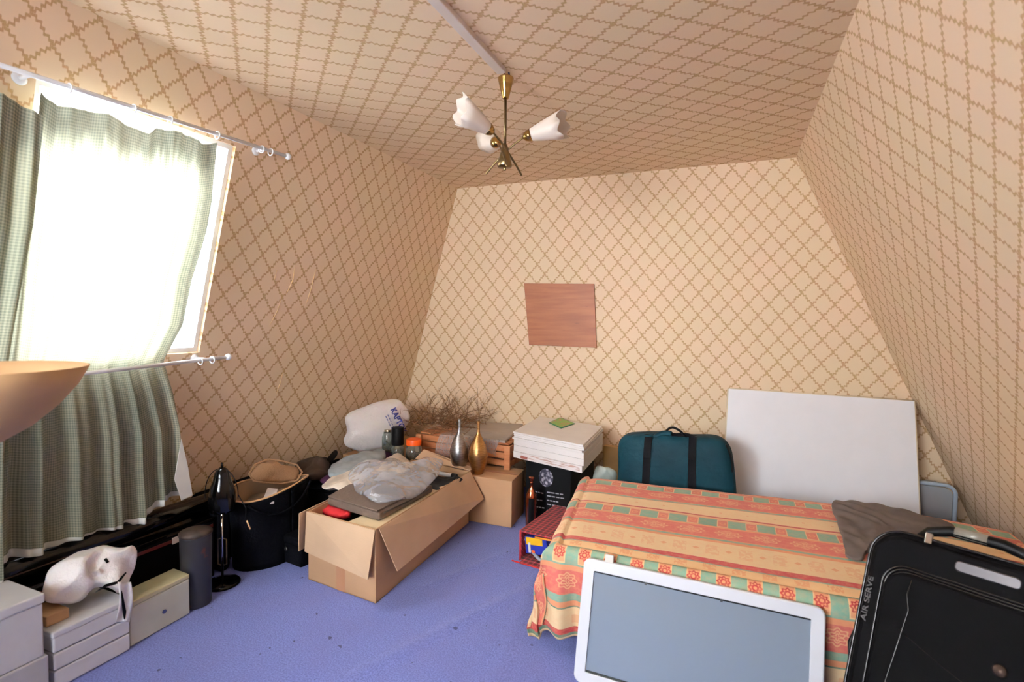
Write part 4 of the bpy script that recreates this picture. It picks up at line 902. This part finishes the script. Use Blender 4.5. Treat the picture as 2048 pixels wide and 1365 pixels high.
# ================================================================== BED
BX0, BX1, BY0, BY1, BZ = -.64, 1.20, 2.085, 3.075, .445
t = thing('bed', 'low single bed under the striped bedspread, its dark base showing at the floor', 'bed', ((BX0+BX1)/2, (BY0+BY1)/2, 0))
m = MB(); m.box((BX0+.03, BY0+.03, .20), (BX1-.02, BY1-.02, BZ-.02)); obj('mattress', m, mat('mattress_ticking', (210, 200, 190), .8), t, bevel=.04)
m = MB(); m.box((BX0+.05, BY0+.06, .05), (BX1-.04, BY1-.04, .198)); obj('base', m, mat('dark_base', (24, 20, 22), .7), t, bevel=.01)
for x, y in ((BX0+.1, BY0+.12), (BX1-.12, BY0+.12), (BX0+.1, BY1-.12), (BX1-.12, BY1-.12)):
    m = MB(); m.lathe([(.0001, .001), (.02, .001), (.024, .049), (.0001, .049)], 16, Matrix.Translation((x, y, 0))); obj('leg', m, M_black, t, smooth=True)
# the bedspread's woven pattern: u runs along the bed, v across it from the far edge and down the near side
n = NT('striped_bedspread'); uvv, u, v = n.uv()
CRM = (238, 206, 160); CRM2 = (234, 190, 140); RED = (206, 104, 92); DRED = (184, 66, 66); ORG = (224, 148, 108); GRN = (136, 172, 148); DGRN = (104, 138, 116); SAL = (224, 158, 126)
stops = [(0, SAL), (.012, DRED), (.018, SAL), (.034, RED), (.040, SAL), (.05, GRN), (.12, ORG), (.128, RED), (.255, ORG), (.262, GRN), (.275, SAL), (.288, CRM), (.405, DRED), (.415, CRM2), (.432, SAL), (.445, GRN), (.53, ORG), (.545, RED), (.66, ORG), (.668, GRN), (.685, ORG), (.708, CRM), (.875, DRED), (.908, GRN), (.918, CRM2), (.962, DGRN), (.968, GRN), (1.07, ORG), (1.088, RED), (1.19, GRN), (1.222, ORG), (1.25, DGRN)]
def ramp(st, mx_):
    r = n.n.new('ShaderNodeValToRGB'); r.color_ramp.interpolation = 'CONSTANT'; e = r.color_ramp.elements
    e[0].position = 0; e[0].color = lin(st[0][1]); e[1].position = st[1][0]/mx_; e[1].color = lin(st[1][1])
    for p, c in st[2:]: x = e.new(p/mx_); x.color = lin(c)
    n.link(n.math('DIVIDE', v, mx_), r.inputs[0]); return r.outputs[0]
col = ramp(stops, 2.0)
st2 = [(0, CRM), (1.256, CRM), (1.35, DRED), (1.38, DGRN), (1.395, CRM), (1.43, ORG), (1.45, RED), (1.55, GRN), (1.6, CRM)]
col = n.mix(n.math('GREATER_THAN', v, 1.256), col, ramp(st2, 2.0))
def inband(a, b): return n.math('MULTIPLY', n.math('GREATER_THAN', v, a), n.math('LESS_THAN', v, b))
def cell(P, ph): return n.math('SUBTRACT', n.math('FRACT', n.math('ADD', n.math('DIVIDE', u, P), ph)), .5)
def cellm(P, ph): return n.math('MULTIPLY', cell(P, ph), P)
def rect(P, ph, vc, hw, hh): return n.math('MULTIPLY', n.math('LESS_THAN', n.math('ABSOLUTE', cellm(P, ph)), hw), n.math('LESS_THAN', n.math('ABSOLUTE', n.math('SUBTRACT', v, vc)), hh))
def dist(P, ph, vc, k=1.0):
    a = n.math('MULTIPLY', cellm(P, ph), k); b = n.math('SUBTRACT', v, vc); return n.math('SQRT', n.math('ADD', n.math('MULTIPLY', a, a), n.math('MULTIPLY', b, b))), a, b
def paint(col, m_, c, s_=1.0): return n.mix(n.math('MULTIPLY', m_, s_), col, lin(c))
for vc, hh in ((.085, .035), (.4875, .042)):
    col = paint(col, rect(.122, .30, vc, .024, hh), CRM2); col = paint(col, rect(.122, .30, vc, .020, hh-.006), RED, .9)
    d, a, b = dist(.122, .30, vc); col = paint(col, n.math('LESS_THAN', n.math('ABSOLUTE', n.math('SUBTRACT', d, .011)), .003), ORG)
# squares with flowers on the wide green band
col = paint(col, rect(.105, .35, 1.02, .026, .043), CRM2); col = paint(col, rect(.105, .35, 1.02, .022, .037), ORG, .8)
d, a, b = dist(.105, .35, 1.02); ang = n.math('ARCTAN2', a, b); pet = n.math('MULTIPLY_ADD', n.math('COSINE', n.math('MULTIPLY', ang, 8)), .003, .0185)
col = paint(col, n.math('LESS_THAN', n.math('ABSOLUTE', n.math('SUBTRACT', d, pet)), .0035), (176, 60, 58)); col = paint(col, n.math('LESS_THAN', n.math('ABSOLUTE', n.math('SUBTRACT', d, .009)), .003), (176, 60, 58))
# medallions on the red bands
for vc, hh, kk in ((.19, .05, .62), (.602, .045, .62), (1.138, .04, .9)):
    P = .15 if vc < 1 else .12
    d, a, b = dist(P, .1, vc, kk); ang = n.math('ARCTAN2', a, b)
    for r_, w_, kf in ((.030, .0028, 8), (.018, .0028, 6), (.008, .003, 4)):
        rr = n.math('MULTIPLY_ADD', n.math('COSINE', n.math('MULTIPLY', ang, kf)), .004, r_)
        col = paint(col, n.math('MULTIPLY', n.math('LESS_THAN', n.math('ABSOLUTE', n.math('SUBTRACT', d, rr)), w_), inband(vc-hh, vc+hh)), CRM2, .65)
# diamonds and faint squares on the cream
for vc in (.79,):
    dd = n.math('ADD', n.math('ABSOLUTE', cellm(.125, .2)), n.math('ABSOLUTE', n.math('SUBTRACT', v, vc))); col = paint(col, n.math('LESS_THAN', dd, .014), ORG, .8)
    col = paint(col, n.math('MULTIPLY', rect(.125, .7, vc, .026, .045), n.math('GREATER_THAN', n.noise(uvv, 60, 2), .47)), ORG, .4)
col = paint(col, n.math('MULTIPLY', rect(.105, .85, .94, .024, .018), n.math('GREATER_THAN', n.noise(uvv, 90, 2), .45)), ORG, .7)
col = paint(col, rect(.12, .3, .345, .006, .006), ORG, .6); col = paint(col, rect(.12, .85, 1.31, .02, .02), ORG, .5)
mott = n.noise(uvv, 45, 4, .65)
col = n.mix(n.math('MULTIPLY', n.step(mott, .4, .65), .22), col, lin((236, 176, 128)))
n.set(Base_Color=col, Roughness=.85); n.b.inputs['Specular IOR Level'].default_value = .15; n.b.inputs['Sheen Weight'].default_value = .1
n.bump(n.math('ADD', n.noise(uvv, 3.5, 4), n.math('MULTIPLY', n.noise(uvv, 300, 2), .05)), .35, .02); M_spread = n.m
# cloth laid over the bed: s along the bed (negative hangs over the left end), q across (beyond the width hangs down the near side)
def BYf(x):   # far edge of the cloth
    return 3.045+.095*max(0, min(x, .80)+.75)-.28*max(0, x-.80)
def BXf(y): return -.64-.115*max(0, min(1, (y-BY0)/.95))
OL, OF = .40, .43; LX_, WY_ = BX1-BX0, BY1-BY0; RB = .05
def cloth(s, q):
    ox = max(0., -s); of = max(0., q-WY_)
    x = BX0+max(0., s); y = BY1-min(q, WY_); z = BZ+.006
    def over(d):   # rounded edge then straight down: (outward, down)
        if d < RB*pi/2: a = d/RB; return RB*sin(a), RB*(1-cos(a))
        return RB, RB+d-RB*pi/2
    hx, dx_ = over(ox); hf, df_ = over(of)
    x -= hx-RB*.0 if ox > 0 else 0; y -= hf if of > 0 else 0
    down = max(dx_, df_)
    if ox > 0 and of > 0:
        mn = min(ox, of); k_ = mn*.62; x -= k_*.22; y -= k_*.12
    fold = min(1., down/.25)
    if of > 0:
        y -= fold*(.014*sin(s*26+1.2)+.010*sin(s*11+.4)+.022*math.exp(-(s/.16)**2)*sin(s*58+.5))-.10*min(1, down/.4)*(.45) ; x += .01*fold*sin(s*19)
    if ox > 0: x -= fold*(.012*sin(q*16+.5)+.008*sin(q*33)); x -= .02*down
    z -= down
    if down > .30: z += .02*sin(s*9+q*5)*min(1, (down-.3)/.1)
    z = max(z, .012+.012*(1+sin(s*17+q*9)))
    yn = min(q, WY_); x0_ = x; 
    sh_ = (BYf(max(0, s)+BX0)-BY1)*(1-yn/WY_); y += sh_
    x += (BXf(BY1-yn)-BX0)*max(0, 1-max(0, s)/.6)
    if of <= 0 and ox <= 0:
        z += .004*noise.noise(Vector((s*4, q*5, 0)))-.012*max(0, 1-(WY_-q)/.06)**2-.012*max(0, 1-s/.06)**2-.010*max(0, 1-q/.05)**2
        e = min(1, s/.5); 
    return Vector((x, y, z))
m = MB(); nu_, nv_ = 230, 150; S0, S1, Q0, Q1 = -OL, LX_+.0, -.02, WY_+OF
vs = []; uvs = []
for j in range(nv_+1):
    for i in range(nu_+1):
        s_ = S0+(S1-S0)*i/nu_; q_ = Q0+(Q1-Q0)*j/nv_
        vs.append(cloth(s_, max(q_, 0)) if q_ >= 0 else cloth(s_, 0)+Vector((0, .012, -.03))); uvs.append((s_, max(0.001, q_-.010)))
m.add(vs, [(j*(nu_+1)+i, (j+1)*(nu_+1)+i, (j+1)*(nu_+1)+i+1, j*(nu_+1)+i+1) for j in range(nv_) for i in range(nu_)]); m.uv = uvs
tag(obj('bedspread', m, M_spread, smooth=True, solid=.004), 'striped red, green and cream patterned bedspread hanging over the single bed', 'bedspread')

# garment on the bed
M_taupe = mat('taupe_cloth', (104, 92, 86), .85, var=.12, scale=9, bump=.5, bscale=14)
pl = [(1664, 1008), (1690, 1006), (1735, 1008), (1800, 1022), (1860, 1036), (1905, 1052), (1900, 1064), (1830, 1072), (1775, 1085), (1735, 1105), (1722, 1120), (1694, 1112), (1686, 1080), (1674, 1045)]
m = MB(); P4 = [onZ(x, y, BZ+.022) for x, y in pl]; m.pillow(P4, (0, 0, 1), .022, .012, rings=22, sub=10, amp=.004, fr=14, seed=51, power=.25)
for i, v_ in enumerate(m.v):
    if v_.z > BZ+.02: k_ = max(0, min(1, (.80-v_.x)/.2)); v_.z += k_*.005*sin(v_.x*80+v_.y*45+7*noise.noise(v_*5)) + .010*noise.noise(v_*13)
tag(obj('trousers', m, M_taupe, smooth=True, sub=1), 'grey-brown trousers laid crumpled on the bedspread behind the black suitcase', 'trousers')

# ================================================================== FRAMED PANEL LEANING ON THE BED
TL, TRr = onY(1183, 1119, 2.005), onY(1673, 1224, 2.005); BLp = Vector((-.518, 1.905, .004)); uxp = (TRr-TL).normalized(); uyp = (TL-BLp); Hh = uyp.length; Wp = (TRr-TL).length
Mp = frame3(BLp, uxp, uyp)   # local x right, y up, z toward the camera
t = thing('framed_panel', 'white plastic framed blue-grey glass panel leaning against the bed', 'panel', BLp)
fwp = .043
def fr_bar(pts):
    m = MB(); m.hexa([Mp @ Vector((x, y, -.022)) for x, y in pts], [Mp @ Vector((x, y, 0)) for x, y in pts]); return m
# outline with rounded corners as one frame ring
def rr(x0, y0, x1, y1, r, sg=6):
    o_ = []
    for cx_, cy_, st in ((x1-r, y1-r, 0), (x0+r, y1-r, pi/2), (x0+r, y0+r, pi), (x1-r, y0+r, 3*pi/2)):
        for k in range(sg+1): a = st+pi/2*k/sg; o_.append((cx_+r*cos(a), cy_+r*sin(a)))
    return o_
oo = rr(0, 0, Wp, Hh, .028); ii = rr(fwp, fwp, Wp-fwp, Hh-fwp, .004)
m = MB(); N_ = len(oo); vs = []
for ring, z_ in ((oo, -.022), (oo, -.004), ([(Wp/2+(x-Wp/2)*.99, Hh/2+(y-Hh/2)*.982) for x, y in oo], 0), (ii, -.002), (ii, -.022)): vs += [Mp @ Vector((x, y, z_)) for x, y in ring]
fs = [(r_*N_+k, r_*N_+(k+1) % N_, (r_+1)*N_+(k+1) % N_, (r_+1)*N_+k) for r_ in range(4) for k in range(N_)]+[(4*N_+k, 4*N_+(k+1) % N_, (k+1) % N_, k) for k in range(N_)]
m.add(vs, fs); obj('frame', m, M_pvc, t, bevel=.002)
n = NT('grey_glass_panel'); o = n.obj(); n.set(Base_Color=lin((138, 150, 164)), Roughness=.18); n.b.inputs['Coat Weight'].default_value = .8; n.b.inputs['Coat Roughness'].default_value = .1; n.b.inputs['Specular IOR Level'].default_value = .8
m = MB(); m.hexa([Mp @ Vector(p) for p in ((fwp-.003, fwp-.003, -.018), (Wp-fwp+.003, fwp-.003, -.018), (Wp-fwp+.003, Hh-fwp+.003, -.018), (fwp-.003, Hh-fwp+.003, -.018))], [Mp @ Vector(p) for p in ((fwp-.003, fwp-.003, -.012), (Wp-fwp+.003, fwp-.003, -.012), (Wp-fwp+.003, Hh-fwp+.003, -.012), (fwp-.003, Hh-fwp+.003, -.012))]); obj('glass', m, n.m, t)
for u_ in (.29, .61):
    m = MB(); c_ = Mp @ Vector((Wp*u_, Hh-fwp-.004, -.008)); m.box((-.004, -.006, -.004), (.004, .006, .004), Mp @ Matrix.Translation((Wp*u_, Hh-fwp-.004, -.008))); obj('clip', m, mat('dark_clip', (60, 60, 64), .4), t)
for a, b in (((fwp, Hh-fwp-.003), (Wp-fwp, Hh-fwp-.003)), ((fwp, fwp+.003), (Wp-fwp, fwp+.003))):
    m = MB(); m.tube([Mp @ Vector((a[0], a[1], -.010)), Mp @ Vector((b[0], b[1], -.010))], .0035, 6); obj('gasket', m, M_black, t)
m = MB(); m.box((-.017, -.004, -.016), (.017, .028, -.004), Mp @ Matrix.Translation((.098, Hh, 0))); obj('catch', m, mat('cream_catch', (226, 220, 208), .4), t, bevel=.003)

# ================================================================== SUITCASE
R_ = Vector((.844, -.536, .011)).normalized(); U_ = Vector((.195, .326, .925)); U_ = (U_-R_*U_.dot(R_)).normalized(); Bk = U_.cross(R_)
CH, CW, CD = .705, .52, .168
O_ = Vector((.292, 1.7305, .035))+U_*.07
Ms = Matrix(((R_.x, Bk.x, U_.x, O_.x), (R_.y, Bk.y, U_.y, O_.y), (R_.z, Bk.z, U_.z, O_.z), (0, 0, 0, 1)))
n = NT('black_suitcase_cloth'); o = n.obj(); f = n.noise(o, 300, 2); n.set(Base_Color=n.mix(f, lin((8, 7, 8)), lin((15, 13, 14))), Roughness=.7); n.b.inputs['Specular IOR Level'].default_value = .05; n.bump(f, .2, .001); M_case = n.m
M_piping = mat('gloss_piping', (44, 41, 40), .2, .6, var=.05)
t = thing('suitcase', 'large black wheeled suitcase leaning back against the bed at the right', 'suitcase', O_)
m = MB(); m.rbox((0, .025, 0), (CW, CD, CH), .085, 8, Ms, 'Y'); obj('body', m, M_case, t, bevel=.012, angle=50)
m = MB(); m.rbox((.012, 0, .012), (CW-.012, .0245, CH-.012), .078, 8, Ms, 'Y'); obj('front_panel', m, M_case, t, bevel=.012, angle=50)
m = MB(); m.rbox((.06, -.022, .07), (CW-.06, -.0005, CH-.115), .06, 8, Ms, 'Y'); pocket = obj('front_pocket', m, M_case, t, bevel=.014, angle=50)
def loop(x0, x1, z0, z1, r, y, open_=False):
    o_ = rr(x0, z0, x1, z1, r, 10); return [Ms @ Vector((a, y, b)) for a, b in o_]
for (i_, (d_, yy_)) in enumerate(((.0, .024), (.006, .140))):
    m = MB(); m.tube(loop(-.002+d_*0, CW+.002, -.002, CH+.002, .087, yy_), .0045, 8, closed=True); obj('piping', m, M_piping, t, smooth=True)
for d_ in (.052, .060, .068):
    m = MB(); m.tube(loop(d_, CW-d_, .06, CH-.105+(.060-d_), .065-(d_-.052), -.003), .0032, 8, closed=True); obj('piping', m, M_piping, t, smooth=True)
m = MB(); m.tube([Ms @ Vector(p) for p in ((.105, -.023, .07), (.11, -.0245, .28), (.135, -.0245, .49), (.125, -.0245, .53), (.130, -.023, .575))], .002, 8); obj('seam', m, M_piping, pocket, smooth=True)
m = MB(); m.tube([Ms @ Vector((.120+(CW-.18)*k/12, -.0235, .43-.10*sin(pi/2*k/12)+.0)) for k in range(13)], .0014, 8); obj('seam', m, M_piping, pocket, smooth=True)
m = MB(); m.lathe([(.0001, 0), (.016, .001), (.013, .004), (.0001, .006)], 24, Ms @ Matrix.Translation((.34, -.022, .43)) @ Matrix.Rotation(pi/2, 4, 'X')); obj('badge', m, mat('bronze_badge', (80, 62, 52), .3, .7), pocket, smooth=True)
m = MB(); m.rbox((.215, -.004, CH-.065), (.355, .012, CH-.035), .012, 6, Ms, 'Y'); obj('name_plate', m, mat('brushed_plate', (104, 100, 102), .35, .8), t, bevel=.003)
# zip band with raised lettering down the left side
m = MB(); m.tube(loop(-.001, CW+.001, -.001, CH+.001, .086, .045), .006, 8, closed=True); obj('zip_band', m, mat('zip_band', (72, 68, 68), .35), t, smooth=True)
Mt = Ms @ Matrix(((0, 1, 0, -.0075), (0, 0, -1, .045), (1, 0, 0, .55), (0, 0, 0, 1)))
Mt = frame3(Ms @ Vector((.0225, -.0008, .48)), U_, -R_)
obj('lettering', textmesh('AIR SERVE', .020, Mt, .0012, xs=1.5), mat('grey_lettering', (84, 80, 80), .35, .3), t, label='raised grey lettering along the left edge')
m = MB(); m.rbox((-.014, .05, .385), (-.002, .085, .425), .01, 4, Ms, 'X'); obj('buckle', m, M_black, t, bevel=.003)
m = MB(); m.tube([Ms @ Vector(p) for p in ((-.012, .07, .39), (-.022, .06, .33), (-.012, .08, .25), (-.02, .06, .17))], .006, 8); obj('strap', m, M_black, t, smooth=True)
m = MB(); hp = [(.11, .06, CH+.004), (.13, .06, CH+.028), (.18, .06, CH+.045), (.30, .06, CH+.045), (.36, .06, CH+.03), (.38, .06, CH+.004)]
m.tube([Ms @ Vector(p) for p in hp], [.013, .015, .016, .016, .015, .013], 12); hnd = obj('handle', m, M_black, t, smooth=True)
m = MB(); m.tube([Ms @ Vector((.19, .06, CH+.046)), Ms @ Vector((0.265, .06, CH+.046))], .0165, 12); obj('handle_grip', m, mat('grey_grip', (150, 144, 132), .4, .2), hnd, smooth=True)
m = MB(); m.box((-.008, -.004, -.014), (.010, .006, .018), Ms @ Matrix.Translation((.14, .02, CH+.002))); obj('zip_pull', m, M_chrome, t, bevel=.002)
for k, x in enumerate((.40, .44, .48)):
    m = MB(); m.box((-.014, -.02, -.006), (.014, .03, .008), Ms @ Matrix.Translation((x, .06, CH+.003))); obj('lock_tab', m, mat('lock_grey', (96, 94, 98), .3, .6), t, bevel=.003)
for x in (.06, CW-.06):
    m = MB(); m.tube([Ms @ Vector((x-.014, CD-.02, -.004)), Ms @ Vector((x+.014, CD-.02, -.004))], .028, 20); obj('wheel', m, M_black, t, smooth=True)
for x in (.06, CW-.06):
    m = MB(); m.tube([Ms @ Vector((x, .04, .004)), Ms @ Vector((x, .04, -.088))], .012, 12); obj('foot', m, M_black, t, smooth=True)

# ================================================================== BEHIND THE BED
n = NT('teal_nylon'); o = n.obj(); n.set(Base_Color=n.mix(n.step(n.noise(o, 5, 3), .3, .7), lin((2, 36, 46)), lin((5, 48, 58))), Roughness=.7); n.bump(n.noise(o, 7, 4, .55), .7, .03); n.b.inputs['Specular IOR Level'].default_value = .2; M_teal = n.m
t = thing('holdall', 'dark teal holdall with black straps standing behind the bed', 'holdall', (-.33, 3.38, 0))
yb_ = 3.28
ol = [onY(x, y, yb_) for x, y in ((1230, 960), (1232, 900), (1240, 880), (1262, 873), (1330, 874), (1400, 878), (1436, 882), (1458, 898), (1468, 930), (1472, 975))]
ol = [Vector((p.x, yb_+.10, p.z)) for p in ol]; ol = ol+[Vector((.07, yb_+.10, .20)), Vector((.06, yb_+.10, .015)), Vector((-.33, yb_+.10, .005)), Vector((-.64, yb_+.10, .015)), Vector((-.655, yb_+.10, .2))]
m = MB(); m.pillow(ol, (0, -1, 0), .115, .115, rings=10, amp=.008, fr=6, seed=61, power=.22); obj('body', m, M_teal, t, smooth=True)
def frontY(x, z): return yb_-.018
M_web = mat('black_webbing', (14, 12, 15), .8, var=.1, spec=.1)
for xa, xb in ((1296, 1290), (1385, 1386)):
    a = onY(xa, 878, yb_); b = onY(xb, 962, yb_); m = MB()
    q = [Vector((a.x+(b.x-a.x)*k/10, yb_-.020+.03*max(0, 1-k/2)**1, a.z+.008+(.05-a.z)*k/10)) for k in range(11)]
    w_ = .022; vs = []
    for p in q: vs += [p-Vector((w_, 0, 0)), p+Vector((w_, 0, 0)), p+Vector((w_, .004, 0)), p+Vector((-w_, .004, 0))]
    fs = []
    for k in range(10): 
        for e_ in range(4): fs.append((k*4+e_, k*4+(e_+1) % 4, k*4+4+(e_+1) % 4, k*4+4+e_))
    m.add(vs, fs); obj('strap', m, M_web, t)
def strap_tube(pts, y, r, nm='handle', mt=None):
    P_ = [onY(a, b, y) for a, b in pts]; q = []
    for i in range(len(P_)-1):
        for k in range(5): q.append(P_[i].lerp(P_[i+1], k/5))
    q.append(P_[-1])
    for _ in range(3): q = [q[0]]+[(q[i-1]+q[i]*2+q[i+1])/4 for i in range(1, len(q)-1)]+[q[-1]]
    m = MB(); m.tube(q, r, 10); obj(nm, m, mt or M_web, t, smooth=True)
strap_tube([(1282, 880), (1290, 871), (1305, 874), (1330, 866), (1345, 868)], yb_+.06, .010)
strap_tube([(1330, 866), (1338, 857), (1347, 855), (1360, 862), (1370, 872), (1380, 884)], yb_+.06, .007)
strap_tube([(1344, 871), (1375, 870), (1388, 876), (1396, 884)], yb_+.07, .012)
strap_tube([(1380, 884), (1390, 872), (1402, 880)], yb_+.10, .010)
strap_tube([(1308, 876), (1325, 866), (1343, 868)], yb_+.055, .016, 'handle_wrap', M_teal)
strap_tube([(1452, 890), (1463, 915), (1465, 945)], yb_+.02, .006, 'zip', M_black)
# white card edge behind the holdall
q = [onY(1288, 873, 3.88), onY(1431, 882, 3.88)]; m = MB(); m.hexa([Vector((q[0].x, 3.80, .004)), Vector((q[1].x, 3.80, .004)), Vector((q[1].x, 3.81, .004)), Vector((q[0].x, 3.81, .004))], [Vector((q[0].x, 3.93, q[0].z)), Vector((q[1].x, 3.93, q[1].z-.005)), Vector((q[1].x, 3.94, q[1].z-.005)), Vector((q[0].x, 3.94, q[0].z))])
tag(obj('white_board', m, mat('cream_card', (234, 218, 200), .6)), 'white board edge just showing behind the top of the teal holdall', 'board')
# tan panel behind, low
m = MB(); m.box((-.865, 3.93, .003), (-.60, 3.975, .432)); tag(obj('tan_panel', m, mat('tan_panel', (196, 152, 92), .6, var=.06), bevel=.004), 'yellowish tan wooden panel low against the back wall, left of the holdall', 'panel')
m = MB(); m.pillow([onY(x, y, 3.45) for x, y in ((1188, 942), (1198, 932), (1208, 933), (1218, 936), (1232, 948))]+[Vector((x_, 3.45, z_)) for x_, z_ in ((-.70, .2), (-.70, .02), (-.77, .012), (-.84, .02), (-.83, .2))], (-.2, -1, 0), .05, .05, rings=12, sub=6, amp=.018, fr=18, seed=71)
m2_ = tag(obj('plastic_bag', m, mat('greenish_polythene', (196, 206, 196), .25, var=.1), smooth=True), 'small pale greenish plastic bag between the black box and teal holdall', 'bag')
# whiteboard
c = [onY(1457, 778, 3.90), onY(1829, 803, 3.90), None, None]
zb_ = .012; yB = 3.63
TLb, TRb = c[0], c[1]; dn_ = Vector((-.016, yB-3.90, 0)); BLb = Vector((TLb.x-.015, yB, zb_)); BRb = Vector((TRb.x-.0, yB, zb_))
nb = (TRb-TLb).cross(TLb-BLb).normalized(); nb = nb if nb.y < 0 else -nb
t = thing('whiteboard', 'large blank white board with thin edge leaning on the back wall behind the bed', 'board', (TLb+BRb)/2)
m = MB(); m.hexa([BLb, BRb, BRb-nb*.018, BLb-nb*.018], [TLb, TRb, TRb-nb*.018, TLb-nb*.018]); obj('panel', m, mat('white_laminate', (240, 240, 246), .35, var=.01), t, bevel=.002)
M_edge = mat('cream_edging', (232, 216, 190), .5)
for a, b in ((TLb, TRb), (TLb, BLb), (TRb, BRb)):
    m = MB(); m.tube([a-nb*.009, b-nb*.009], .0085, 8); obj('edging', m, M_edge, t, smooth=True)
# plastic storage tub at the right
n = NT('cloudy_plastic'); n.set(Base_Color=lin((196, 206, 216)), Roughness=.2); n.b.inputs['Specular IOR Level'].default_value = .7; tr = n.n.new('ShaderNodeBsdfTransparent'); mx = n.n.new('ShaderNodeMixShader'); mx.inputs[0].default_value = .5
n.link(tr.outputs[0], mx.inputs[1]); n.link(n.b.outputs[0], mx.inputs[2]); n.link(mx.outputs[0], n.out.inputs[0]); M_tub = n.m
t = thing('storage_tub', 'translucent plastic storage tub standing on end in the far right corner', 'storage tub', (1.1, 3.87, 0))
m = MB(); m.rbox((.86, 3.82, .004), (1.245, 3.965, .425), .05, 6, None, 'Y'); obj('body', m, M_tub, t, bevel=.006)
oo2 = rr(.855, .0, 1.252, .432, .055, 6); m = MB(); m.tube([Vector((a, 3.812, b+.012)) for a, b in oo2], .011, 10, closed=True); obj('rim', m, mat('tub_rim', (172, 186, 202), .2, var=.05), t, smooth=True)
m = MB(); m.box((.90, 3.84, .03), (1.20, 3.94, .37)); tag(obj('tub_contents', m, mat('brown_paper', (158, 120, 96), .7, var=.2), bevel=.01), 'brown paper contents seen through the translucent storage tub', 'contents')

for _o in list(bpy.data.objects):
    if '_w' in _o: del _o['_w']
